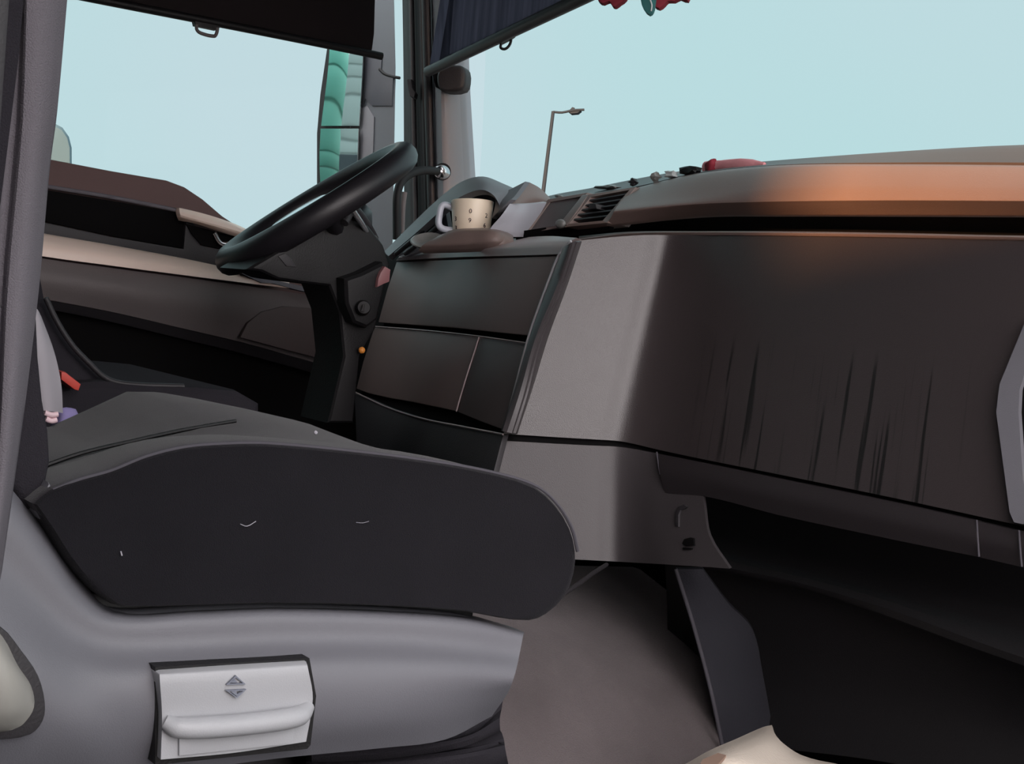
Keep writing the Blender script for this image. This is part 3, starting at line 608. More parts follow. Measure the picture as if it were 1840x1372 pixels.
# instrument hood with cavity, facet block and left flank
patch('instrument_hood', [[(-0.9321, 1.4300, 0.7895), (-0.8529, 1.4396, 0.8485), (-0.7575, 1.4369, 0.8997), (-0.6849, 1.4359, 0.9297), (-0.6290, 1.4448, 0.9395), (-0.5887, 1.4652, 0.9285), (-0.5787, 1.5117, 0.9152), (-0.5785, 1.5446, 0.8973)],
                          [(-0.8770, 1.4032, 0.7826), (-0.7810, 1.4015, 0.8368), (-0.6865, 1.3976, 0.8855), (-0.6156, 1.3940, 0.9132), (-0.5617, 1.4003, 0.9224), (-0.5251, 1.4156, 0.9122), (-0.5109, 1.4510, 0.8986), (-0.5131, 1.4807, 0.8810)],
                          [(-0.8392, 1.3866, 0.7769), (-0.7250, 1.3756, 0.8250), (-0.6141, 1.3599, 0.8688), (-0.5625, 1.3637, 0.8913), (-0.5114, 1.3661, 0.9000), (-0.4812, 1.3728, 0.8899), (-0.4721, 1.3840, 0.8690), (-0.4790, 1.4070, 0.8460)]], 'hood', dash, nu=5, nv=5, thick=0.012, back=(0, 0.8, -0.6))
prism('instrument_cavity', [(-0.7469, 1.3789, 0.8103), (-0.7163, 1.4246, 0.8867), (-0.6975, 1.4517, 0.9154), (-0.6783, 1.4784, 0.9270), (-0.6617, 1.5002, 0.9142), (-0.6471, 1.5172, 0.8634), (-0.6460, 1.5163, 0.8204)], (0, 0.02, 0), 'void', dash, bevel=0)
patch('hood_facet', [[(-0.5307, 1.4071, 0.8959), (-0.5269, 1.4298, 0.9085), (-0.5086, 1.4559, 0.9296)], [(-0.4952, 1.3869, 0.8784), (-0.4705, 1.3869, 0.8822), (-0.4600, 1.4017, 0.8943)], [(-0.4961, 1.3842, 0.8524), (-0.4571, 1.3703, 0.8640), (-0.4389, 1.3793, 0.8847)]], 'hood', dash, nu=4, nv=4, thick=0.01, back=(0, 1, 0))
patch('hood_block', [[(-0.5086, 1.4559, 0.9296), (-0.5213, 1.4890, 0.9252), (-0.5403, 1.5300, 0.9135)], [(-0.4739, 1.4170, 0.9008), (-0.4915, 1.4608, 0.9040), (-0.5244, 1.5174, 0.9072)], [(-0.4475, 1.3841, 0.8777), (-0.4799, 1.4419, 0.8889), (-0.5115, 1.5008, 0.9004)]], 'soft', dash, nu=4, nv=4, thick=0.01, back=(0, 1, 0))
patch('hood_side', [[(-0.4434, 1.3812, 0.8773), (-0.4636, 1.4302, 0.8860), (-0.5023, 1.4965, 0.8997)], [(-0.4380, 1.3619, 0.8530), (-0.4456, 1.4025, 0.8591), (-0.4836, 1.4694, 0.8672)], [(-0.4470, 1.3483, 0.8278), (-0.4436, 1.3869, 0.8335), (-0.4667, 1.4400, 0.8370)], [(-0.4541, 1.3549, 0.8171), (-0.4506, 1.3936, 0.8227), (-0.4688, 1.4367, 0.8286)]], 'hood_sheen', dash, nu=4, nv=4, thick=0.01, back=(0, 1, 0))
patch('hood_flank', [[(-0.8562, 1.3980, 0.7869), (-0.7768, 1.4071, 0.8333), (-0.6982, 1.4147, 0.8734)], [(-0.7938, 1.3808, 0.7772), (-0.7344, 1.3959, 0.8128), (-0.6752, 1.4104, 0.8421)], [(-0.7500, 1.3728, 0.7773), (-0.7096, 1.3950, 0.7972), (-0.6528, 1.4057, 0.8155)]], 'grey', dash, nu=4, nv=4, thick=0.01, back=(0, 1, 0))
tube('flank_rib', [(-0.7962, 1.3779, 0.7811), (-0.7327, 1.3816, 0.8172), (-0.6581, 1.3840, 0.8592)], 0.005, 'dark', dash, seg=8)
tube('flank_rib', [(-0.7602, 1.3760, 0.7817), (-0.7194, 1.3822, 0.8069), (-0.6592, 1.3814, 0.8390)], 0.005, 'dark', dash, seg=8)

# raised round holder on the ledge
patch('cup_holder', [[(-0.5495, 1.3094, 0.8094), (-0.5673, 1.3535, 0.8255), (-0.5638, 1.3925, 0.8342), (-0.5236, 1.4134, 0.8366), (-0.4612, 1.3966, 0.8298)],
                     [(-0.5335, 1.2972, 0.8059), (-0.5016, 1.3073, 0.8175), (-0.4637, 1.3253, 0.8234), (-0.4258, 1.3431, 0.8254), (-0.4277, 1.3743, 0.8241)],
                     [(-0.5458, 1.2795, 0.7895), (-0.4979, 1.2942, 0.7944), (-0.4493, 1.3185, 0.8024), (-0.4148, 1.3402, 0.8079), (-0.4180, 1.3700, 0.8140)],
                     [(-0.5580, 1.2793, 0.7794), (-0.5053, 1.3005, 0.7844), (-0.4563, 1.3251, 0.7907), (-0.4219, 1.3469, 0.7973), (-0.4246, 1.3773, 0.8053)]], 'soft', dash, nu=5, nv=5, thick=0.012, back=(0, 1, -0.3))

# footwell front wall with moulded ridge
patch('footwell_wall', [[(-0.1794, 1.5200, 0.4606), (-0.0201, 1.5200, 0.4496), (0.1322, 1.5200, 0.4457), (0.3335, 1.5200, 0.4506), (0.5361, 1.5200, 0.4543), (0.9454, 1.5200, 0.4577)],
                        [(-0.0983, 1.5000, 0.3643), (0.0390, 1.5000, 0.3691), (0.1632, 1.5000, 0.3735), (0.3612, 1.5000, 0.3772), (0.5603, 1.5000, 0.3810), (0.9603, 1.5000, 0.4017)],
                        [(-0.0334, 1.4550, 0.3501), (0.1099, 1.4550, 0.3543), (0.2377, 1.4550, 0.3618), (0.3993, 1.4550, 0.3610), (0.5645, 1.4550, 0.3510), (0.9858, 1.4550, 0.3375)],
                        [(-0.0713, 1.5000, 0.3249), (0.0811, 1.5000, 0.3313), (0.2115, 1.5000, 0.3389), (0.3679, 1.5000, 0.3355), (0.5142, 1.5000, 0.3264), (0.9719, 1.5000, 0.3120)],
                        [(-0.1047, 1.5600, 0.1894), (0.0565, 1.5600, 0.2044), (0.1897, 1.5600, 0.2149), (0.3386, 1.5600, 0.2248), (0.5423, 1.5600, 0.2411), (0.9543, 1.5600, 0.2712)],
                        [(-0.0756, 1.5600, 0.0326), (0.0798, 1.5600, 0.0728), (0.2083, 1.5600, 0.1055), (0.3529, 1.5600, 0.1365), (0.5535, 1.5600, 0.1671), (0.9600, 1.5600, 0.2278)]], 'footwell', dash, nu=4, nv=4, thick=0.012, back=(0, 1, 0))

# ================================================================== ENGINE TUNNEL
tun = empty('trim_7', (0.0, 1.0, 0.12))
struct(tun, 'carpeted engine tunnel beside the passenger footwell')
patch('carpet_side', [[(-0.3000, 1.1344, 0.2773), (-0.3000, 1.3502, 0.2728), (-0.3000, 1.5301, 0.2678), (-0.3000, 1.6462, 0.2655), (-0.3000, 1.7470, 0.2632)],
                      [(-0.1200, 1.0309, 0.2432), (-0.1200, 1.2272, 0.2305), (-0.1200, 1.3905, 0.2222), (-0.1200, 1.5082, 0.2165), (-0.1200, 1.6273, 0.2115)],
                      [(0.0400, 0.9421, 0.1894), (0.0400, 1.1205, 0.1761), (0.0400, 1.2693, 0.1639), (0.0400, 1.3992, 0.1525), (0.0400, 1.5226, 0.1498)],
                      [(0.1500, 0.8872, 0.1088), (0.1500, 1.0540, 0.0930), (0.1500, 1.1931, 0.0797), (0.1500, 1.3249, 0.0672), (0.1500, 1.4587, 0.0772)]], 'carpet', tun, nu=5, nv=5, thick=0.02, back=(-1, 0, 0))
patch('tunnel_trim', [[(0.0581, 1.3992, 0.3418), (0.0776, 1.4090, 0.3459), (0.0880, 1.4233, 0.3481)],
                      [(0.0807, 1.4256, 0.2659), (0.0942, 1.4445, 0.2769), (0.1089, 1.4657, 0.3005)],
                      [(0.0936, 1.4405, 0.2191), (0.1149, 1.4705, 0.2400), (0.1257, 1.5035, 0.2665)],
                      [(0.1056, 1.4541, 0.1722), (0.1228, 1.4951, 0.1873), (0.1290, 1.5375, 0.1910)],
                      [(0.1242, 1.4752, 0.0979), (0.1309, 1.5186, 0.1091), (0.1304, 1.5689, 0.1170)],
                      [(0.1310, 1.4828, 0.0688), (0.1365, 1.5245, 0.0770), (0.1365, 1.5755, 0.0854)]], 'mat', tun, nu=5, nv=4, thick=0.02, back=(-0.7, 0.7, 0))
tube('carpet_edge', [(0.0617, 1.3957, 0.3426), (0.0878, 1.4185, 0.2678), (0.1161, 1.4432, 0.1758), (0.1409, 1.4633, 0.0837)], 0.003, 'thread', tun, seg=8)
tube('cable', [(0.1914, 1.0737, 0.3337), (0.1659, 1.1239, 0.3437), (0.1239, 1.1854, 0.3503), (0.0735, 1.2520, 0.3517)], 0.003, 'dark', tun, seg=8)

# ================================================================== PASSENGER SEAT
seat = empty('passenger_seat', (0.33, 0.5, 0.12))
tag(seat, 'dark cloth passenger seat on grey plastic base nearest the viewer', 'seat')
XN = 0.58
side = [(0.5800, 0.2942, 0.4991), (0.5800, 0.3044, 0.5089), (0.5800, 0.3225, 0.5164), (0.5800, 0.3451, 0.5239), (0.5800, 0.3687, 0.5347), (0.5800, 0.3959, 0.5428), (0.5800, 0.4255, 0.5468), (0.5800, 0.4609, 0.5490), (0.5800, 0.5424, 0.5463), (0.5800, 0.6214, 0.5410), (0.5800, 0.6785, 0.5341), (0.5800, 0.7182, 0.5251), (0.5800, 0.7438, 0.5094), (0.5800, 0.7626, 0.4892), (0.5800, 0.7720, 0.4695), (0.5800, 0.7739, 0.4497), (0.5800, 0.7671, 0.4289), (0.5800, 0.7479, 0.4125), (0.5800, 0.7303, 0.4076), (0.5800, 0.6971, 0.4108), (0.5800, 0.6617, 0.4169), (0.5800, 0.5849, 0.4230), (0.5800, 0.4858, 0.4271), (0.5800, 0.4185, 0.4267), (0.5800, 0.3724, 0.4263), (0.5800, 0.3580, 0.4286), (0.5800, 0.3385, 0.4438), (0.5800, 0.3208, 0.4633), (0.5800, 0.3073, 0.4823)]
def clamp(v): return max(0.0, min(1.0, v))
def drop(x, y):
    """how far the sitting surface lies below the near side's top edge"""
    valley = 0.052*clamp((0.62-y)/0.24)*clamp((0.52-x)/0.13)
    far = 0.05*clamp((0.55-y)/0.09)
    k = clamp((0.31-x)/0.10); k = k*k*(3-2*k)
    return valley*(1-k)+far*k
def cushion():
    prof = [Vector(p) for p in side]
    prof = catmull(prof+[prof[0]], 2)[:-1]
    zt = max(p.z for p in prof); zb = min(p.z for p in prof)
    yc = sum(p.y for p in prof)/len(prof); zc = (zt+zb)/2
    bm = bmesh.new()
    #  x, inset scale of the outline, bolster drop of the upper surface
    sl_ = [(XN-0.001, 0.93, 0), (XN-0.0005, 0.97, 0), (XN-0.003, 0.99, 0), (XN-0.009, 1.0, 0), (XN-0.02, 1.0, 0.0), (XN-0.07, 1.0, 0.0), (XN-0.12, 1.0, 0.004), (XN-0.17, 1.0, 0.006), (XN-0.22, 1.0, 0.008), (XN-0.25, 1.0, 0.008), (XN-0.275, 1.0, 0.008), (XN-0.30, 1.0, 0.006),
           (XN-0.33, 1.0, 0.004), (XN-0.38, 1.0, 0.0), (XN-0.43, 1.0, 0.0), (XN-0.48, 1.0, 0.0), (XN-0.50, 0.985, 0), (XN-0.51, 0.94, 0), (XN-0.515, 0.85, 0)]
    rings = []
    for x, s, dz in sl_:
        ring = []
        for p in prof:
            y = yc+(p.y-yc)*s*1.0; z = zc+(p.z-zc)*s
            if p.z > zc: z -= dz*(p.z-zc)/(zt-zc)
            if s < 1:      # keep the inset even along both axes
                y = p.y-(p.y-yc)/abs(p.y-yc+1e-6)*(1-s)*0.10*min(1, abs(p.y-yc)/0.2)
                z = p.z-(p.z-zc)*(1-s)*1.2 - (0 if p.z < zc else dz)
            if p.z > zc: z -= drop(x, p.y)*min(1, (p.z-zc)/(zt-zc)*1.25)
            # rounded far front corner
            k = max(0, (XN-0.36-x)/0.155)
            fy = max(0, (p.y-yc)/0.25)
            y -= 0.06*k*k*fy
            ring.append(bm.verts.new((x, y, z)))
        rings.append(ring)
    n = len(prof)
    for a, b in zip(rings, rings[1:]):
        for k in range(n):
            f = bm.faces.new((a[k], a[(k+1) % n], b[(k+1) % n], b[k]))
            cx = (a[k].co.x+b[k].co.x)/2
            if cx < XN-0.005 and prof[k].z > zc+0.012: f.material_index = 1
    bm.faces.new(rings[0]); bm.faces.new(list(reversed(rings[-1])))
    big = [f for f in bm.faces if len(f.verts) > 4]
    bmesh.ops.triangulate(bm, faces=big)
    return bm
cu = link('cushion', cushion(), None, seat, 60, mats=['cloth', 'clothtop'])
tube('piping', [(0.5765, 0.3074, 0.5084), (0.5765, 0.3237, 0.5159), (0.5765, 0.3464, 0.5234), (0.5765, 0.3701, 0.5343), (0.5765, 0.3974, 0.5424), (0.5765, 0.4271, 0.5464), (0.5765, 0.4627, 0.5486), (0.5765, 0.5444, 0.5459), (0.5765, 0.6237, 0.5406), (0.5765, 0.6811, 0.5337), (0.5765, 0.7210, 0.5246), (0.5765, 0.7467, 0.5089), (0.5765, 0.7655, 0.4886), (0.5765, 0.7750, 0.4688)], 0.0016, 'thread', cu, seg=6, n=6)
TOP = sorted([Vector(p) for p in [(0.5800, 0.3044, 0.5089), (0.5800, 0.3225, 0.5164), (0.5800, 0.3451, 0.5239), (0.5800, 0.3687, 0.5347), (0.5800, 0.3959, 0.5428), (0.5800, 0.4255, 0.5468), (0.5800, 0.4609, 0.5490), (0.5800, 0.5424, 0.5463), (0.5800, 0.6214, 0.5410), (0.5800, 0.6785, 0.5341)]], key=lambda p: p.y)
def top_z(y):
    for a, b in zip(TOP, TOP[1:]):
        if a.y <= y <= b.y: return a.z+(b.z-a.z)*(y-a.y)/(b.y-a.y)
    return TOP[-1].z
tube('seam', [(x, y, top_z(y)-drop(x, y)-0.003) for x, y in ((0.305, 0.37), (0.30, 0.42), (0.29, 0.47), (0.28, 0.52), (0.27, 0.58))], 0.0018, 'black', cu, seg=6)
# plastic base shell
shell = patch('base_shell', [
    [(0.5500, 0.2437, 0.5395), (0.5500, 0.2894, 0.5051), (0.5500, 0.3200, 0.4706), (0.5500, 0.3430, 0.4412), (0.5500, 0.3701, 0.4181), (0.5500, 0.4324, 0.4173), (0.5500, 0.5018, 0.4181), (0.5500, 0.6043, 0.4133), (0.5500, 0.6838, 0.4058), (0.5500, 0.7474, 0.3908)],
    [(0.5750, 0.2388, 0.5279), (0.5750, 0.2795, 0.4960), (0.5750, 0.3092, 0.4622), (0.5750, 0.3336, 0.4330), (0.5750, 0.3591, 0.4179), (0.5750, 0.4217, 0.4180), (0.5750, 0.4893, 0.4190), (0.5750, 0.5891, 0.4141), (0.5750, 0.6654, 0.4071), (0.5700, 0.7310, 0.3929)],
    [(0.5800, 0.2424, 0.4813), (0.5800, 0.2730, 0.4594), (0.5800, 0.3015, 0.4327), (0.5800, 0.3286, 0.4109), (0.5800, 0.3573, 0.4001), (0.5800, 0.4219, 0.3986), (0.5800, 0.4893, 0.3996), (0.5800, 0.5886, 0.3963), (0.5800, 0.6601, 0.3892), (0.5750, 0.7257, 0.3796)],
    [(0.6000, 0.2446, 0.4130), (0.6050, 0.2682, 0.4061), (0.6050, 0.2980, 0.3957), (0.6000, 0.3306, 0.3852), (0.6000, 0.3602, 0.3810), (0.6000, 0.4154, 0.3822), (0.6000, 0.4815, 0.3831), (0.6000, 0.5789, 0.3795), (0.6000, 0.6444, 0.3742), (0.5950, 0.7072, 0.3651)],
    [(0.6050, 0.2485, 0.3635), (0.6050, 0.2733, 0.3581), (0.6050, 0.3064, 0.3528), (0.6050, 0.3368, 0.3490), (0.6000, 0.3683, 0.3460), (0.6000, 0.4200, 0.3446), (0.6000, 0.4865, 0.3441), (0.6000, 0.5788, 0.3430), (0.5950, 0.6428, 0.3438), (0.5850, 0.7101, 0.3477)],
    [(0.5800, 0.2609, 0.3027), (0.5800, 0.2861, 0.3020), (0.5800, 0.3236, 0.3002), (0.5800, 0.3547, 0.3002), (0.5800, 0.3870, 0.3019), (0.5800, 0.4333, 0.3050), (0.5800, 0.5011, 0.3076), (0.5800, 0.5904, 0.3081), (0.5750, 0.6583, 0.3085), (0.5650, 0.7117, 0.3218)]], 'shell', seat, nu=5, nv=5, thick=0.02, back=(-1, 0, 0))
prism('lever_surround', [(0.6030, 0.3837, 0.3901), (0.6030, 0.5049, 0.3914), (0.6030, 0.5145, 0.3619), (0.6030, 0.5147, 0.3242), (0.6030, 0.5122, 0.3214), (0.6030, 0.3921, 0.3196)], (-0.02, 0, 0), 'black', shell, bevel=0)
lev = patch('height_lever', [[(0.6060, 0.3861, 0.3880), (0.6080, 0.4411, 0.3892), (0.6060, 0.5007, 0.3898)],
                       [(0.6120, 0.3839, 0.3858), (0.6140, 0.4387, 0.3869), (0.6120, 0.4993, 0.3873)],
                       [(0.6100, 0.3898, 0.3574), (0.6120, 0.4455, 0.3571), (0.6100, 0.5079, 0.3622)],
                       [(0.6100, 0.3927, 0.3258), (0.6100, 0.4481, 0.3260), (0.6080, 0.5077, 0.3289)]], 'white', seat, nu=5, nv=5, thick=0.02, back=(-1, 0, 0))
tube('grip_bar', [(0.6100, 0.3923, 0.3528), (0.6140, 0.4001, 0.3495), (0.6170, 0.4164, 0.3489), (0.6180, 0.4502, 0.3492), (0.6170, 0.4818, 0.3504), (0.6140, 0.4969, 0.3518), (0.6080, 0.5060, 0.3562)], [0.005, 0.0075, 0.008, 0.008, 0.008, 0.0075, 0.005], 'white', lev, seg=14)
prism('grip_hollow', [(0.6125, 0.4035, 0.3409), (0.6125, 0.4943, 0.3419), (0.6125, 0.4941, 0.3297), (0.6125, 0.4050, 0.3280)], (-0.004, 0, 0), 'white', lev, bevel=0.001)
def arrow(pts_outer, pts_inner, name):
    return quad_frame(pts_outer, pts_inner, (-0.002, 0, 0), name, 'symbol', lev)
arrow([(0.6165, 0.4330, 0.3786), (0.6165, 0.4395, 0.3851), (0.6165, 0.4482, 0.3782)], [(0.6165, 0.4350, 0.3793), (0.6165, 0.4397, 0.3835), (0.6165, 0.4459, 0.3791)], 'arrow_mark')
arrow([(0.6165, 0.4330, 0.3746), (0.6165, 0.4491, 0.3745), (0.6165, 0.4424, 0.3684)], [(0.6165, 0.4353, 0.3738), (0.6165, 0.4466, 0.3736), (0.6165, 0.4418, 0.3696)], 'arrow_mark')
prism('arrow_mark', [(0.6165, 0.4358, 0.3801), (0.6165, 0.4385, 0.3828), (0.6165, 0.4399, 0.3815), (0.6165, 0.4414, 0.3798)], (-0.002, 0, 0), 'symbol', lev, bevel=0)
prism('arrow_mark', [(0.6165, 0.4370, 0.3735), (0.6165, 0.4405, 0.3737), (0.6165, 0.4425, 0.3712), (0.6165, 0.4453, 0.3735), (0.6165, 0.4438, 0.3711), (0.6165, 0.4418, 0.3700)], (-0.002, 0, 0), 'symbol', lev, bevel=0)
# pale oval control at the rear of the shell
prism('handle_well', [(0.6105, 0.2433, 0.4336), (0.6105, 0.2719, 0.4239), (0.6105, 0.2879, 0.4068), (0.6105, 0.3006, 0.3896), (0.6105, 0.3070, 0.3717), (0.6105, 0.3069, 0.3593), (0.6105, 0.2995, 0.3505), (0.6105, 0.2800, 0.3483), (0.6105, 0.2519, 0.3505)], (-0.015, 0, 0), 'dark', shell, bevel=0.002, smooth_n=3)
kn = patch('recline_handle', [[(0.6120, 0.2389, 0.4394), (0.6120, 0.2567, 0.4318), (0.6120, 0.2719, 0.4195), (0.6120, 0.2777, 0.4120)],
                         [(0.6350, 0.2336, 0.4361), (0.6350, 0.2510, 0.4287), (0.6320, 0.2686, 0.4150), (0.6120, 0.2856, 0.3981)],
                         [(0.6420, 0.2350, 0.4067), (0.6420, 0.2517, 0.4042), (0.6400, 0.2732, 0.3991), (0.6120, 0.2957, 0.3839)],
                         [(0.6380, 0.2386, 0.3811), (0.6380, 0.2554, 0.3793), (0.6360, 0.2766, 0.3774), (0.6120, 0.2991, 0.3696)],
                         [(0.6280, 0.2427, 0.3655), (0.6280, 0.2597, 0.3640), (0.6240, 0.2781, 0.3628), (0.6120, 0.2934, 0.3588)],
                         [(0.6120, 0.2476, 0.3556), (0.6120, 0.2649, 0.3543), (0.6120, 0.2789, 0.3544), (0.6120, 0.2866, 0.3553)]], 'knob', seat, nu=5, nv=4, thick=0.01, back=(-1, 0, 0))
# bellows under the base
patch('bellows', [[(0.5300, 0.5571, 0.3013), (0.5400, 0.6258, 0.3015), (0.5450, 0.6954, 0.3101), (0.5200, 0.7554, 0.3312)],
                  [(0.5150, 0.5671, 0.2855), (0.5250, 0.6370, 0.2862), (0.5300, 0.7079, 0.2936), (0.5000, 0.7716, 0.3110)],
                  [(0.5450, 0.5503, 0.2929), (0.5550, 0.6178, 0.2941), (0.5550, 0.6904, 0.2978), (0.5200, 0.7559, 0.2982)],
                  [(0.5150, 0.5685, 0.2750), (0.5250, 0.6384, 0.2759), (0.5300, 0.7100, 0.2794), (0.5000, 0.7780, 0.2768)],
                  [(0.5450, 0.5518, 0.2817), (0.5550, 0.6196, 0.2817), (0.5550, 0.6926, 0.2830), (0.5200, 0.7659, 0.2741)],
                  [(0.5200, 0.5685, 0.2549), (0.5300, 0.6385, 0.2538), (0.5300, 0.7141, 0.2514), (0.5000, 0.7890, 0.2472)]], 'backdark', seat, nu=5, nv=4, thick=0.01, back=(-1, 0, 0))
link('seat_pedestal', box_bm((0.12, 0.30, 0.12), (0.50, 0.70, 0.36), 0.02), 'black', seat)
link('cushion_pan', box_bm((0.00, 0.26, 0.355), (0.54, 0.70, 0.43), 0.01), 'black', seat)
# backrest: grey cloth face with dark side bolster
back = patch('backrest', [[(0.6000, 0.2108, 0.8347), (0.6200, 0.2220, 0.8347), (0.6200, 0.2297, 0.8367), (0.6120, 0.2351, 0.8393), (0.6120, 0.2404, 0.8406), (0.6200, 0.2415, 0.8398), (0.6200, 0.2532, 0.8428), (0.6050, 0.2668, 0.8484), (0.5800, 0.2792, 0.8553)],
                   [(0.6000, 0.2199, 0.7473), (0.6200, 0.2312, 0.7483), (0.6200, 0.2361, 0.7493), (0.6120, 0.2412, 0.7508), (0.6120, 0.2466, 0.7518), (0.6200, 0.2484, 0.7517), (0.6200, 0.2585, 0.7537), (0.6050, 0.2698, 0.7568), (0.5800, 0.2813, 0.7605)],
                   [(0.6000, 0.2235, 0.7132), (0.6200, 0.2341, 0.7145), (0.6200, 0.2381, 0.7152), (0.6120, 0.2429, 0.7162), (0.6120, 0.2476, 0.7170), (0.6200, 0.2494, 0.7171), (0.6200, 0.2589, 0.7187), (0.6050, 0.2695, 0.7210), (0.5800, 0.2806, 0.7236)],
                   [(0.6000, 0.2314, 0.6373), (0.6200, 0.2394, 0.6392), (0.6200, 0.2421, 0.6395), (0.6120, 0.2463, 0.6396), (0.6120, 0.2497, 0.6400), (0.6200, 0.2508, 0.6405), (0.6200, 0.2596, 0.6416), (0.6050, 0.2704, 0.6422), (0.5800, 0.2822, 0.6425)],
                   [(0.6000, 0.2388, 0.5672), (0.6200, 0.2434, 0.5697), (0.6200, 0.2461, 0.5699), (0.6120, 0.2511, 0.5694), (0.6120, 0.2545, 0.5696), (0.6200, 0.2549, 0.5705), (0.6200, 0.2611, 0.5710), (0.6050, 0.2704, 0.5700), (0.5800, 0.2816, 0.5680)],
                   [(0.6000, 0.2447, 0.5103), (0.6200, 0.2473, 0.5136), (0.6200, 0.2494, 0.5137), (0.6120, 0.2537, 0.5125), (0.6120, 0.2571, 0.5126), (0.6200, 0.2575, 0.5140), (0.6200, 0.2616, 0.5141), (0.6050, 0.2696, 0.5119), (0.5800, 0.2800, 0.5081)],
                   [(0.6000, 0.2511, 0.4490), (0.6200, 0.2510, 0.4535), (0.6200, 0.2523, 0.4534), (0.6120, 0.2560, 0.4516), (0.6120, 0.2581, 0.4516), (0.6200, 0.2585, 0.4534), (0.6200, 0.2612, 0.4534), (0.6050, 0.2678, 0.4500), (0.5800, 0.2782, 0.4444)]], 'backcloth', seat, nu=3, nv=5, thick=0.05, back=(-1, -0.3, 0))
prism('backrest_bolster', [(0.5600, 0.2867, 0.7252), (0.5600, 0.2882, 0.6915), (0.5600, 0.2889, 0.6575), (0.5600, 0.2887, 0.6328), (0.5600, 0.2941, 0.5972), (0.5600, 0.3004, 0.5671), (0.5600, 0.3065, 0.5463), (0.5600, 0.3100, 0.5252), (0.5600, 0.3081, 0.5038), (0.5600, 0.3058, 0.4902), (0.5600, 0.2980, 0.4919), (0.5600, 0.2867, 0.5066), (0.5600, 0.2656, 0.5119), (0.5600, 0.2438, 0.7178)], (-0.07, -0.02, 0), 'backdark', seat, bevel=0.012, seg=3)
prism('backrest_edge', [(0.6240, 0.2051, 0.8298), (0.6240, 0.2391, 0.8386), (0.6240, 0.2410, 0.8185), (0.6240, 0.2417, 0.7810), (0.6240, 0.2413, 0.7435), (0.6240, 0.2407, 0.7052), (0.6240, 0.2398, 0.6636), (0.6240, 0.2399, 0.6116), (0.6240, 0.2281, 0.6105)], (-0.02, 0, 0), 'backdark', seat, bevel=0.003)
prism('backrest_frame', [(0.6300, 0.2037, 0.8286), (0.6300, 0.2297, 0.8353), (0.6300, 0.2309, 0.8153), (0.6300, 0.2322, 0.7784), (0.6300, 0.2335, 0.7417), (0.6300, 0.2338, 0.7039), (0.6300, 0.2202, 0.6712)], (-0.02, 0, 0), 'dark', seat, bevel=0.003)
prism('corner_trim', [(0.5720, 0.3057, 0.5130), (0.5720, 0.3100, 0.5078), (0.5720, 0.3073, 0.4981), (0.5720, 0.3032, 0.4869), (0.5720, 0.2989, 0.4922), (0.5720, 0.3029, 0.5037)], (-0.03, 0, 0), 'shell', seat, bevel=0.003)
# folded inner armrest: light grey curved trim with pale end
patch('inner_armrest', [[(0.0600, 0.4289, 0.6251), (0.0700, 0.4373, 0.6197), (0.0600, 0.4471, 0.6109)], [(0.0700, 0.4281, 0.5795), (0.0850, 0.4403, 0.5818), (0.0700, 0.4610, 0.5768)], [(0.0700, 0.4324, 0.5395), (0.0850, 0.4480, 0.5422), (0.0700, 0.4724, 0.5426)], [(0.0700, 0.4412, 0.5112), (0.0850, 0.4556, 0.5150), (0.0700, 0.4775, 0.5124)]], 'strap', seat, nu=5, nv=5, thick=0.03, back=(-1, 0, 0))
for y0 in (740, 749):
    pass
tube('armrest_end', [(0.0880, 0.4526, 0.5134), (0.0880, 0.4596, 0.5116), (0.0880, 0.4664, 0.5126)], 0.003, 'pinkstripe', seat, seg=8)
tube('armrest_end', [(0.0880, 0.4544, 0.5072), (0.0880, 0.4603, 0.5053), (0.0880, 0.4659, 0.5068)], 0.003, 'pinkstripe', seat, seg=8)
# specks on the cloth
tube('lint', [(0.5815, 0.4462, 0.4884), (0.5815, 0.4518, 0.4869), (0.5815, 0.4585, 0.4907)], 0.0003, 'dirt', cu, seg=5, n=3)
tube('lint', [(0.5815, 0.3578, 0.4676), (0.5815, 0.3590, 0.4645)], 0.0005, 'dirt', cu, seg=5, n=3)
tube('lint', [(0.5815, 0.5440, 0.4914), (0.5815, 0.5500, 0.4911), (0.5815, 0.5554, 0.4925)], 0.00018, 'dirt', cu, seg=5, n=3)
link('lint', blob_bm((0.4647, 0.5628, 0.5478), (0.002, 0.002, 0.002), 1), 'dirt', cu)

# ================================================================== DRIVER'S SEAT (mostly hidden)
ds = empty('driver_seat', (-0.55, 0.6, 0.12))
tag(ds, "black driver's seat half hidden behind the passenger seat, beside the door", 'seat')
prism('backrest', [(-0.3600, 0.5448, 0.6689), (-0.3600, 0.5703, 0.6647), (-0.3600, 0.5821, 0.6248), (-0.3600, 0.6007, 0.5929), (-0.3600, 0.6236, 0.5647), (-0.3600, 0.6476, 0.5438), (-0.3600, 0.6766, 0.5230), (-0.3600, 0.6492, 0.4744), (-0.3600, 0.5829, 0.4548), (-0.3600, 0.4965, 0.4496), (-0.3600, 0.4745, 0.6596)], (-0.38, 0, 0), 'backdark', ds, bevel=0.02, seg=3)
prism('cushion', [(-0.3300, 0.5690, 0.4987), (-0.3300, 0.6192, 0.5153), (-0.3300, 0.6645, 0.5219), (-0.3300, 0.6962, 0.5198), (-0.3300, 0.7364, 0.5198), (-0.3300, 0.8024, 0.5233), (-0.3300, 0.8628, 0.5230), (-0.3300, 0.9004, 0.5069), (-0.3300, 0.9061, 0.4618), (-0.3300, 0.5751, 0.4432)], (-0.44, 0, 0), 'backdark', ds, bevel=0.02, seg=3)
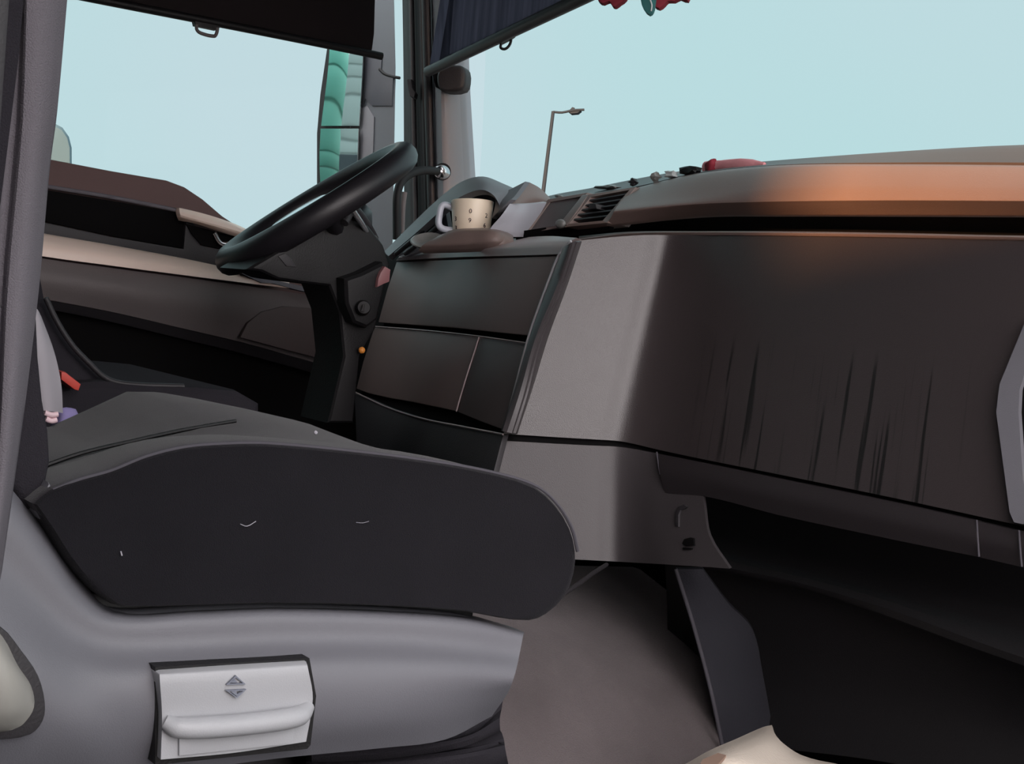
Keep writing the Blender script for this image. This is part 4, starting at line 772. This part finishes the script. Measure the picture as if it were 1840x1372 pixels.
tube('bolster_welt', [(-0.3450, 0.5760, 0.6249), (-0.3450, 0.5958, 0.5933), (-0.3450, 0.6186, 0.5654), (-0.3450, 0.6423, 0.5447), (-0.3450, 0.6711, 0.5240), (-0.3450, 0.7019, 0.5187), (-0.3450, 0.7836, 0.5219)], 0.004, 'dark', ds, seg=8)
box('seat_base', (-0.72, 0.55, 0.12), (-0.38, 0.85, 0.44), 'void', ds, bevel=0.01)
bk = tag(prism('seat_belt_buckle', [(-0.3000, 0.5928, 0.5310), (-0.3000, 0.5986, 0.5315), (-0.3000, 0.6211, 0.5169), (-0.3000, 0.6191, 0.5078), (-0.3000, 0.6130, 0.5088), (-0.3000, 0.5939, 0.5207)], (-0.03, 0, 0), 'buckle', bevel=0.003), "red seat belt buckle standing in the gap beside the driver's seat", 'buckle')
tag(link('cloth', blob_bm(tuple(Vector((0.0500, 0.4907, 0.5109))-Vector((0, 0, 0.035))), (0.018, 0.018, 0.045), 3, 0.12, 5), 'lilac'), 'small lilac cloth tucked behind the passenger seat cushion', 'cloth')

# ================================================================== STEERING WHEEL, COLUMN
WN = Vector((-0.170, -0.614, 0.774)).normalized()
WC = Vector((-0.6200, 1.1035, 0.8282))
st = empty('steering_wheel', WC)
tag(st, 'black leather steering wheel tilted towards the driver, seen from its side', 'steering wheel')
def torus_bm(R_, r, seg=72, ring=14, flat=1.0):
    bm = bmesh.new()
    V = [[bm.verts.new(((R_+r*math.cos(b))*math.cos(a), (R_+r*math.cos(b))*math.sin(a), r*flat*math.sin(b))) for b in [2*math.pi*j/ring for j in range(ring)]] for a in [2*math.pi*i/seg for i in range(seg)]]
    for i in range(seg):
        for j in range(ring):
            bm.faces.new((V[i][j], V[(i+1) % seg][j], V[(i+1) % seg][(j+1) % ring], V[i][(j+1) % ring]))
    bm.transform(frame_of(WN, WC))
    return bm
link('rim', torus_bm(0.176, 0.0225, flat=1.05), 'leather', st, 80)
MX = frame_of(WN, WC)
def wp(x, y, z): return MX @ Vector((x, y, z))
link('hub', lathe_bm([(0, -0.02), (0.055, -0.024), (0.075, -0.036), (0.078, -0.055), (0.06, -0.085), (0, -0.09)], 32, MX), 'leather', st, 50)
wt = Vector((0, 1, 0)); wt = (wt-WN*wt.dot(WN)).normalized()
link('horn_pad', lathe_bm([(0, 0.016), (0.05, 0.014), (0.075, 0.006), (0.084, -0.006), (0.08, -0.02), (0, -0.03)], 40, frame_of(WN, WC-wt*0.035)), 'padlight', st, 50)  # pale metallic colour stands in for sky reflected in the pad
for a in (-0.35, math.pi+0.35, math.pi/2*3-0.45, math.pi/2*3+0.45):
    c, s = math.cos(a), math.sin(a)
    tube('spoke', [wp(0.05*c, 0.05*s, -0.05), wp(0.11*c, 0.11*s, -0.035), wp(0.168*c, 0.168*s, -0.006)], [0.022, 0.016, 0.013], 'leather', st, seg=10)
sc = empty('steering_column', (-0.55, 1.25, 0.5))
tag(sc, 'black steering column shroud with ignition switch under the steering wheel', 'steering column')
prism('column_shroud', [(-0.5000, 0.9304, 0.7032), (-0.5000, 0.9820, 0.7402), (-0.5000, 1.0375, 0.7750), (-0.5000, 1.1139, 0.8247), (-0.5000, 1.1375, 0.8079), (-0.5000, 1.1744, 0.7758), (-0.5000, 1.1918, 0.7451), (-0.5000, 1.1835, 0.6780), (-0.5000, 1.1785, 0.6349), (-0.5000, 1.1550, 0.5855), (-0.5000, 1.1574, 0.4727), (-0.5000, 1.1089, 0.4697), (-0.5000, 1.1233, 0.5827), (-0.5000, 1.1051, 0.6552), (-0.5000, 1.0810, 0.6949), (-0.5000, 1.0279, 0.6939), (-0.5000, 0.9879, 0.6944), (-0.5000, 0.9574, 0.7031)], (-0.10, 0, 0), 'black', sc, bevel=0.012, seg=3)
prism('shroud_collar', [(-0.4700, 1.0915, 0.7102), (-0.4700, 1.1211, 0.7231), (-0.4700, 1.1605, 0.7466), (-0.4700, 1.1730, 0.7343), (-0.4700, 1.1673, 0.6824), (-0.4700, 1.1632, 0.6494), (-0.4700, 1.1440, 0.6334), (-0.4700, 1.1177, 0.6399), (-0.4700, 1.0990, 0.6700)], (-0.05, 0, 0), 'black', sc, bevel=0.012, seg=3)
pk = Vector((-0.4650, 1.1281, 0.6662))
ig = link('ignition_switch', lathe_bm([(0, 0.012), (0.010, 0.012), (0.012, 0.008), (0.013, 0.0), (0, 0)], 20, frame_of((1, -0.4, 0.1), pk)), 'rubber', sc, 40)
prism('key_slot', [pk+Vector(d) for d in ((0.012, -0.010, -0.006), (0.012, -0.004, -0.006), (0.0135, -0.0055, 0.006), (0.0135, -0.0085, 0.006))], (0.004, -0.0016, 0), 'chrome', ig, bevel=0)
prism('shroud_window', [(-0.4620, 1.1520, 0.7273), (-0.4620, 1.1589, 0.7392), (-0.4620, 1.1703, 0.7351), (-0.4620, 1.1709, 0.7148), (-0.4620, 1.1609, 0.7099), (-0.4620, 1.1490, 0.7029), (-0.4620, 1.1491, 0.7177)], (-0.01, 0, 0), 'rose', sc, bevel=0.002)
link('warning_lamp', blob_bm((-0.4900, 1.1499, 0.5962), (0.006, 0.006, 0.006), 2), 'amber', sc)
tube('stalk', [(-0.4710, 1.0780, 0.7992), (-0.4835, 1.0962, 0.8238), (-0.4951, 1.1139, 0.8192), (-0.5183, 1.1489, 0.8020), (-0.5448, 1.1795, 0.7871)], [0.008, 0.009, 0.010, 0.009, 0.008], 'dark', sc, seg=10)
tube('stalk_trim', [(-0.4689, 1.0905, 0.8211), (-0.4891, 1.1211, 0.8037), (-0.5146, 1.1531, 0.7876)], 0.0045, 'padlight', sc, seg=8)
link('stalk_tip', blob_bm((-0.5201, 1.1623, 0.7832), (0.010, 0.010, 0.009), 2), 'doorgrey', sc)
prism('shroud_insert', [(-0.4980, 0.9822, 0.7313), (-0.4980, 0.9933, 0.7373), (-0.4980, 1.0071, 0.7302), (-0.4980, 1.0167, 0.7179), (-0.4980, 0.9988, 0.7174)], (-0.003, 0, 0), 'dark', sc, bevel=0.001)

# ================================================================== THINGS ON AND AROUND THE DASH
cup = empty('cup', (-0.5480, 1.3799, 0.8295))
tag(cup, 'cream cup with tiny dark letters standing in the holder under the instrument hood', 'cup')
cc = Vector((-0.5313, 1.3684, 0.8220))
ct = Vector((-0.5359, 1.3655, 0.8793))
H = (ct-cc).length
ax = (ct-cc).normalized()
CM = frame_of(ax, cc, (1, -0.3, 0))
link('body', lathe_bm([(0, 0.0), (0.030, 0.0), (0.033, 0.003), (0.0355, H*0.5), (0.038, H), (0.0365, H+0.001), (0.034, H*0.5), (0.031, 0.008), (0, 0.006)], 40, CM), 'cup', cup, 50)
tocam = (cam.matrix_world.translation-cc); tocam = (tocam-ax*tocam.dot(ax)).normalized()
sd = ax.cross(tocam)
def cup_pt(ang, h, r=None):
    rr = 0.030+0.008*h if r is None else r
    return cc+ax*(H*h)+(tocam*math.cos(ang)+sd*math.sin(ang))*rr
hs = [cup_pt(-1.75, 0.78, 0.034), cup_pt(-1.62, 0.86, 0.052), cup_pt(-1.60, 0.55, 0.058), cup_pt(-1.60, 0.18, 0.056), cup_pt(-1.70, 0.08, 0.032)]
tube('handle', hs, 0.006, 'cupgrey', cup, seg=10)
bpy.context.view_layer.update()
def cup_text(ch, ang, h, size):
    cu_ = bpy.data.curves.new('letter', 'FONT')
    cu_.body = ch; cu_.size = size; cu_.extrude = 0.0004; cu_.align_x = 'CENTER'; cu_.align_y = 'CENTER'; cu_.resolution_u = 2
    t = bpy.data.objects.new('letter', cu_)
    n = (tocam*math.cos(ang)+sd*math.sin(ang)); xx = ax.cross(n); p = cup_pt(ang, h, 0.0334+0.0046*h)
    dg = bpy.context.evaluated_depsgraph_get()
    COL.objects.link(t)
    bpy.context.view_layer.update()
    me = bpy.data.meshes.new_from_object(t.evaluated_get(bpy.context.evaluated_depsgraph_get()))
    bpy.data.objects.remove(t)
    me.materials.clear(); me.materials.append(M['ink'])
    o = bpy.data.objects.new('letter', me)
    COL.objects.link(o)
    o.matrix_world = Matrix(((xx.x, ax.x, n.x, p.x), (xx.y, ax.y, n.y, p.y), (xx.z, ax.z, n.z, p.z), (0, 0, 0, 1)))
    mw = o.matrix_world.copy()
    o.parent = cup; o.matrix_parent_inverse = cup.matrix_world.inverted(); o.matrix_world = mw
for ch, a, h in (('0', -0.08, 0.62), ('9', -0.10, 0.34), ('3', -0.95, 0.40), ('3', -0.95, 0.12), ('2', 0.78, 0.52), ('6', 0.72, 0.22)):
    cup_text(ch, a, h, 0.0115)

gl = empty('ash_tray', (-0.5583, 1.2965, 0.7916))
tag(gl, 'small shiny clear dish lying left of the cup holder', 'tray')
gp = Vector((-0.5670, 1.3017, 0.7942))
link('dish', lathe_bm([(0, 0.0), (0.022, 0.0), (0.030, 0.008), (0.028, 0.009), (0.020, 0.003), (0, 0.003)], 28, frame_of((0.35, -0.5, 1), gp)), 'clip', gl, 50)

# grab handle on the pillar
gh = empty('grab_handle', (-1.0482, 1.6209, 0.9893))
tag(gh, "black tubular grab handle curving from the driver's pillar", 'grab handle')
tube('bar', [(-0.9711, 1.4800, 0.8211), (-0.9745, 1.4773, 0.8557), (-0.9796, 1.4736, 0.9135), (-0.9857, 1.4840, 0.9445), (-0.9977, 1.5197, 0.9696), (-1.0150, 1.5644, 0.9812), (-1.0410, 1.6137, 0.9866)], 0.009, 'rubber', gh, seg=12)
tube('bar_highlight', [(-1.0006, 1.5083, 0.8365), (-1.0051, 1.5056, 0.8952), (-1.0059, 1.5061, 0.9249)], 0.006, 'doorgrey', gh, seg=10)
link('end_mount', blob_bm((-1.0360, 1.6119, 0.9862), (0.014, 0.02, 0.016), 3), 'chrome', gh)
link('mount_ring', lathe_bm([(0.008, 0.0), (0.018, 0.0), (0.019, 0.006), (0.008, 0.008)], 24, frame_of((0.7, -0.7, 0), (-1.0474, 1.6220, 0.9882))), 'rubber', gh, 40)

# speaker pod on the pillar
po = empty('tweeter', (-1.0401, 1.6092, 1.1851))
tag(po, 'dark round-cornered speaker pod on the front pillar under the pleated blind', 'speaker')
prism('pod', [(-1.0505, 1.5789, 1.2001), (-1.0418, 1.5915, 1.2142), (-1.0244, 1.6155, 1.2202), (-1.0171, 1.6250, 1.2120), (-1.0139, 1.6279, 1.1870), (-1.0163, 1.6236, 1.1681), (-1.0328, 1.6007, 1.1598), (-1.0446, 1.5849, 1.1622), (-1.0498, 1.5787, 1.1783)], (-0.02, 0.03, 0), 'dark', po, bevel=0.010, seg=3, smooth_n=2)
prism('pod_side', [(-1.0698, 1.5777, 1.1942), (-1.0611, 1.5904, 1.2083), (-1.0551, 1.5960, 1.1629), (-1.0629, 1.5857, 1.1686)], (-0.02, 0.03, 0), 'black', po, bevel=0.004)

# roller blind on the driver's window
rb = empty('roller_blind', (-1.06, 1.1, 1.3))
tag(rb, "plain black roller blind drawn part way down the driver's window", 'blind')
prism('fabric', [(-1.0600, 0.5580, 1.3950), (-1.0600, 1.3758, 1.6523), (-1.0600, 1.4183, 1.2463), (-1.0600, 1.4180, 1.2088), (-1.0600, 1.0817, 1.1887), (-1.0600, 0.8383, 1.1752), (-1.0600, 0.5821, 1.1632)], (-0.004, 0, 0), 'shade', rb, bevel=0)
tube('hem_bar', [(-1.0550, 0.5810, 1.1622), (-1.0550, 0.8367, 1.1742), (-1.0550, 1.0797, 1.1866), (-1.0550, 1.2746, 1.1958), (-1.0550, 1.4404, 1.2027)], 0.008, 'black', rb, seg=10)
cl = prism('grip', [(-1.0500, 1.0112, 1.1808), (-1.0500, 1.0207, 1.1777), (-1.0500, 1.0239, 1.1698), (-1.0500, 1.0676, 1.1713), (-1.0500, 1.0780, 1.1824), (-1.0500, 1.0917, 1.1856), (-1.0500, 1.0795, 1.1893)], (-0.015, 0, 0), 'black', rb, bevel=0.002)
tube('pull_loop', [(-1.0500, 1.0248, 1.1722), (-1.0500, 1.0272, 1.1620), (-1.0500, 1.0369, 1.1578), (-1.0500, 1.0634, 1.1585), (-1.0500, 1.0673, 1.1648), (-1.0500, 1.0683, 1.1758)], 0.0035, 'doorgrey', cl, seg=8)

# pleated blind in front of the windscreen
pb = empty('pleated_blind', (-0.5978, 1.4002, 1.1933))
tag(pb, 'dark blue-grey pleated blind hanging at the top of the windscreen', 'blind')
P0 = Vector((-1.0015, 1.5266, 1.1849)); P1 = Vector((-0.2171, 1.3093, 1.1869))
T0 = Vector((-0.9678, 1.5134, 1.3397)); 
bm = bmesh.new()
N_ = 30; prev = None
dirx = (P1-P0); nrm = dirx.cross(Vector((0, 0, 1))).normalized()
for i in range(N_+1):
    u = i/N_*1.25
    b_ = P0+dirx*u; off = nrm*(0.009 if i % 2 else -0.009)
    t_ = b_+Vector((0, 0, 0.42))+nrm*0.02
    if i == 0: t_ = b_+(T0-P0)*3
    if i in (1, 2, 3): t_ = b_+(T0-P0)*3+dirx*0.0
    cur = (bm.verts.new(b_+off), bm.verts.new(t_+off))
    if prev: bm.faces.new((prev[0], cur[0], cur[1], prev[1]))
    prev = cur
link('pleats', bm, 'pleat', pb, 10)
tube('hem_bar', [P0-dirx*0.004, P0+dirx*0.5, P0+dirx*1.25], 0.011, 'dark', pb, seg=10)
cl = prism('grip', [(-0.5857, 1.4160, 1.1814), (-0.5825, 1.4205, 1.1861), (-0.5734, 1.4336, 1.1983), (-0.5706, 1.4371, 1.1948), (-0.5754, 1.4303, 1.1876), (-0.5830, 1.4195, 1.1788)], (-0.012, 0.01, 0), 'black', pb, bevel=0.002)
tube('pull_loop', [(-0.5793, 1.4162, 1.1828), (-0.5797, 1.4152, 1.1745), (-0.5791, 1.4157, 1.1685), (-0.5748, 1.4216, 1.1673), (-0.5711, 1.4268, 1.1732), (-0.5696, 1.4294, 1.1828), (-0.5704, 1.4287, 1.1908)], 0.0025, 'black', cl, seg=8)

# hanging tassels at the top of the windscreen
def petal(name, pts, depth_pts, m, label):
    pass
ts = tag(prism('hanging_tassel', [(-0.2545, 1.3620, 1.2286), (-0.2490, 1.3678, 1.2008), (-0.2440, 1.3745, 1.1982), (-0.2391, 1.3814, 1.2028), (-0.2351, 1.3864, 1.1955), (-0.2319, 1.3907, 1.1953), (-0.2283, 1.3960, 1.2015), (-0.2237, 1.4027, 1.2096), (-0.2231, 1.4050, 1.2351)], (-0.01, 0.012, 0), 'deepred', bevel=0.004, smooth_n=2), 'dark red fringe tassel at the left, hanging above the windscreen', 'tassel')
ts = empty('hanging_tassel', (-0.2044, 1.4301, 1.2300))
tag(ts, 'teal leaf-shaped tassel with pale edge hanging above the windscreen', 'tassel')
prism('leaf', [(-0.1970, 1.4064, 1.2320), (-0.1939, 1.4092, 1.2057), (-0.1899, 1.4139, 1.1922), (-0.1838, 1.4217, 1.1845), (-0.1807, 1.4262, 1.1905), (-0.1804, 1.4274, 1.2031), (-0.1840, 1.4242, 1.2347)], (-0.008, 0.010, 0), 'teal', ts, bevel=0.003, smooth_n=2)
tube('leaf_vein', [(-0.1856, 1.4083, 1.2309), (-0.1803, 1.4143, 1.2097), (-0.1766, 1.4187, 1.1988), (-0.1761, 1.4189, 1.1882)], 0.0012, 'whitepanel', ts, seg=6)
ts = tag(prism('hanging_tassel', [(-0.2000, 1.4365, 1.2399), (-0.1966, 1.4392, 1.2062), (-0.1908, 1.4468, 1.2011), (-0.1862, 1.4535, 1.2084), (-0.1836, 1.4574, 1.2144), (-0.1773, 1.4660, 1.2157), (-0.1725, 1.4728, 1.2212), (-0.1648, 1.4831, 1.2192), (-0.1654, 1.4838, 1.2471)], (-0.01, 0.012, 0), 'deepred', bevel=0.004, smooth_n=2), 'red fringe tassel right of the teal leaf, hanging above the windscreen', 'tassel')

# red cloth and small clutter lying along the top of the dash
rc = empty('rolled_cloth', (-0.1847, 1.6400, 0.9786))
tag(rc, 'rolled pinkish red cloth lying on the dashboard top', 'cloth')
tube('roll', [(-0.2278, 1.6300, 0.9761), (-0.1947, 1.6300, 0.9790), (-0.1488, 1.6300, 0.9787), (-0.1206, 1.6300, 0.9779), (-0.0931, 1.6300, 0.9780)], [0.012, 0.0095, 0.0115, 0.010, 0.004], 'red', rc, seg=14)
link('roll_end', blob_bm((-0.2078, 1.6220, 0.9780), (0.011, 0.010, 0.012), 3, 0.15, 2), 'deepred', rc)
bits = [('1032,340', 2.55, 'clear bit of plastic wrap at the left end of the clutter on the dashboard', (0.012, 0.008, 0.004)),
        ('1090,333', 2.50, 'flat grey strip of wrapping behind the slatted vent', (0.030, 0.008, 0.003)),
        ('1128,326', 2.46, 'small dark clip lying behind the slatted vent corner', (0.008, 0.008, 0.004))]
def bit(pt, s, m, lab, seed, cat='litter'):
    o = link('wrapper', blob_bm(pt, s, 2, 0.35, seed), m, None, 30)
    tag(o, lab, cat)
bit((-0.5735, 1.5865, 0.9218), (0.010, 0.008, 0.006), 'clip', 'tiny clear scrap on the dashboard top behind the blank vent', 1)
bit((-0.4439, 1.5949, 0.9412), (0.035, 0.010, 0.004), 'clip', 'long flat strip of clear wrapping behind the slatted vent', 2)
bit((-0.3637, 1.5859, 0.9474), (0.010, 0.008, 0.006), 'dark', 'small dark scrap behind the upper corner of the slatted vent', 3)
bit((-0.3036, 1.5836, 0.9547), (0.012, 0.008, 0.008), 'clip', 'crumpled clear scrap next right of the dark scrap', 4)
bit((-0.2656, 1.5847, 0.9588), (0.012, 0.008, 0.007), 'whitepanel', 'pale crumpled scrap in the middle of the clutter row', 5)
bit((-0.2249, 1.5897, 0.9644), (0.022, 0.010, 0.008), 'black', 'black elongated scrap just left of the rolled red cloth', 6)

# cream cloth on the footwell floor
cr = patch('floor_cloth', [[(0.3118, 1.2057, 0.1500), (0.3246, 1.2327, 0.1700), (0.2950, 1.3116, 0.1700), (0.2371, 1.4264, 0.1600), (0.2066, 1.4798, 0.1500)],
                       [(0.3826, 1.1761, 0.1700), (0.3870, 1.1967, 0.1850), (0.3622, 1.2648, 0.1850), (0.3330, 1.3366, 0.1800), (0.3031, 1.3896, 0.1650)],
                       [(0.4065, 1.2085, 0.1650), (0.4121, 1.2290, 0.1750), (0.3986, 1.2772, 0.1750), (0.3733, 1.3359, 0.1700), (0.3343, 1.3978, 0.1550)],
                       [(0.4226, 1.2803, 0.1500), (0.4335, 1.2859, 0.1600), (0.4170, 1.3347, 0.1600), (0.3850, 1.4041, 0.1550), (0.3478, 1.4674, 0.1400)]], 'cream', None, nu=5, nv=5, thick=0.012, back=(0, 0, -1))
tag(cr, 'cream cloth with a brown mark lying in the passenger footwell', 'cloth')
mk = prism('brown_mark', [(0.3901, 1.1583, 0.1880), (0.3758, 1.1980, 0.1880), (0.3853, 1.2025, 0.1880), (0.4082, 1.1659, 0.1880), (0.4109, 1.1320, 0.1880)], (0, 0, -0.004), 'stain', cr, bevel=0)

# ================================================================== OUTSIDE
struct(box('ground', (-60, -60, -1.65), (60, 90, -1.6), 'asphalt', bevel=0), 'asphalt yard around the lorry')

lp = empty('street_lamp', (-30.5721, 24.1135, 3.7253))
tag(lp, 'thin grey street lamp post seen through the windscreen', 'street lamp')
tube('post', [(-30.5086, 23.8967, -1.6947), (-30.6925, 24.0177, 4.9351), (-30.7541, 24.0670, 7.3096)], [0.10, 0.06, 0.05], 'metal', lp, seg=8, n=3)
tube('arm', [(-30.7525, 24.0683, 7.2934), (-30.5985, 24.2780, 7.3090), (-30.4144, 24.5335, 7.4131), (-30.2255, 24.7928, 7.4689)], 0.035, 'metal', lp, seg=8, n=3)
prism('lamp_head', [(-30.4969, 24.4188, 7.3630), (-30.4431, 24.4998, 7.5060), (-30.4034, 24.5532, 7.4977), (-30.3779, 24.5844, 7.4372), (-30.3240, 24.6600, 7.4813), (-30.2811, 24.7159, 7.4409), (-30.3302, 24.6441, 7.3483), (-30.4429, 24.4891, 7.3084)], (-0.2, 0.2, 0), 'metal', lp, bevel=0.02)

tk = empty('parked_cab', (-9.0000, 3.2856, 1.5042))
tag(tk, "pale rounded top of a vehicle parked beyond the driver's window", 'vehicle')
prism('roof_shell', [(-9.0000, 2.5719, 1.7257), (-9.0000, 3.0404, 1.8366), (-9.0000, 3.1989, 1.8295), (-9.0000, 3.2731, 1.8058), (-9.0000, 3.3308, 1.7448), (-9.0000, 3.3610, 1.6656), (-9.0000, 3.4379, 1.0181), (-9.0000, 2.6577, 0.9062)], (-1.5, 0, 0), 'tank', tk, bevel=0.06, seg=3)

# exterior mirror
MN = Vector((0.30, -0.954, 0.0)).normalized()
mi = empty('exterior_mirror', (-1.5000, 1.6537, 1.1548))
tag(mi, "tall grey exterior mirror with two glasses outside the driver's window", 'mirror')
def mpts(s): return s
prism('housing', [(-1.6998, 1.6121, 1.5292), (-1.5081, 1.6724, 1.5170), (-1.4780, 1.6819, 1.5151), (-1.4336, 1.6958, 1.2680), (-1.4017, 1.7059, 1.0234), (-1.3701, 1.7158, 0.7805), (-1.5552, 1.6576, 0.7671), (-1.6308, 1.6338, 0.9535), (-1.6405, 1.6308, 0.9673), (-1.6634, 1.6236, 1.1018), (-1.6676, 1.6223, 1.2014), (-1.6631, 1.6237, 1.3176), (-1.6662, 1.6227, 1.3857)], (-0.115, 0.066, 0), 'mirrorhousing', mi, bevel=0.006)
prism('rim', [(-1.6933, 1.6058, 1.5267), (-1.5704, 1.6444, 1.5188), (-1.5293, 1.6574, 1.3094), (-1.5175, 1.6611, 1.1158), (-1.5021, 1.6659, 0.9570), (-1.6226, 1.6280, 0.9524), (-1.6342, 1.6244, 0.9662), (-1.6551, 1.6178, 1.1004), (-1.6593, 1.6165, 1.1996), (-1.6548, 1.6179, 1.3155), (-1.6598, 1.6163, 1.3835)], (-0.02, 0.03, 0), 'rubber', mi, bevel=0.003)
def mirror_glass(rows, name):
    bm = patch_bm(rows, 8, 8, 0.003, (-0.3, 0.954, 0))
    return link(name, bm, 'mirror', mi, 60)
mirror_glass([[(-1.6708, 1.6055, 1.5092), (-1.6169, 1.6212, 1.5056), (-1.5633, 1.6393, 1.5027)], [(-1.6314, 1.6140, 1.3096), (-1.5703, 1.6319, 1.3049), (-1.5207, 1.6487, 1.3012)], [(-1.6343, 1.6170, 1.1190), (-1.5718, 1.6354, 1.1193), (-1.5099, 1.6561, 1.1200)]], 'main_glass')
mirror_glass([[(-1.6307, 1.6145, 1.1113), (-1.5660, 1.6332, 1.1116), (-1.5064, 1.6536, 1.1124)], [(-1.6245, 1.6180, 1.0355), (-1.5599, 1.6367, 1.0367), (-1.5004, 1.6570, 1.0384)], [(-1.6135, 1.6251, 0.9617), (-1.5524, 1.6428, 0.9609), (-1.5001, 1.6608, 0.9631)]], 'wide_glass')
prism('housing_panel', [(-1.5321, 1.6607, 1.2966), (-1.4768, 1.6781, 1.2953), (-1.4745, 1.6788, 1.2569), (-1.4335, 1.6917, 1.2399), (-1.4266, 1.6939, 1.1718), (-1.4898, 1.6740, 1.1719), (-1.5137, 1.6665, 1.1885), (-1.5215, 1.6640, 1.1692), (-1.5323, 1.6606, 1.1692)], (-0.003, 0.01, 0), 'slate', mi, bevel=0.002)
prism('housing_strip', [(-1.5332, 1.6603, 1.1636), (-1.5040, 1.6695, 1.1719), (-1.4785, 1.6775, 1.1444), (-1.4573, 1.6842, 0.9594), (-1.5069, 1.6686, 0.9575)], (-0.003, 0.01, 0), 'hood', mi, bevel=0.002)
tube('housing_seam', [(-1.4812, 1.6788, 1.2629), (-1.4655, 1.6837, 1.2517), (-1.4434, 1.6907, 1.2446), (-1.4150, 1.6996, 1.2401)], 0.004, 'rubber', mi, seg=6)

# green clad shed and white box body standing behind, what the mirror shows
gs = empty('green_shed', (-8, -10, -1.6))
tag(gs, "green clad shed seen only in the driver's exterior mirror", 'building')
box('wall', (-9, -22, -1.6), (-8, -4, 4.0), 'green', gs, bevel=0)
for i in range(9):
    box('cladding_board', (-8.0, -22, -1.5+i*0.6), (-7.95, -4, -0.95+i*0.6), 'green', gs, bevel=0.01)
wt_ = empty('white_trailer', (-3.6, -9, -1.6))
tag(wt_, "white ribbed trailer body with blue-grey base seen only in the driver's exterior mirror", 'trailer')
box('body', (-5.3, -16, 1.7), (-2.4, -6.05, 5.0), 'whitepanel', wt_, bevel=0)
box('chassis', (-5.3, -16, -1.6), (-2.4, -6.0, 1.7), 'mirrorhousing', wt_, bevel=0)
for i in range(14):
    box('rib', (-5.3, -6.05, 1.75+i*0.23), (-2.4, -6.0, 1.95+i*0.23), 'whitepanel', wt_, bevel=0.01)

# low container added out of view so the sun reaches only the dash lip
ct_ = empty('sunblocker', (3, -4.5, -1.6))
tag(ct_, 'low unseen container standing beside the cab, outside the frame', 'sunblocker')
box('body', (1.95, -9, -1.6), (4.2, -0.15, 1.13), 'steel', ct_, bevel=0)
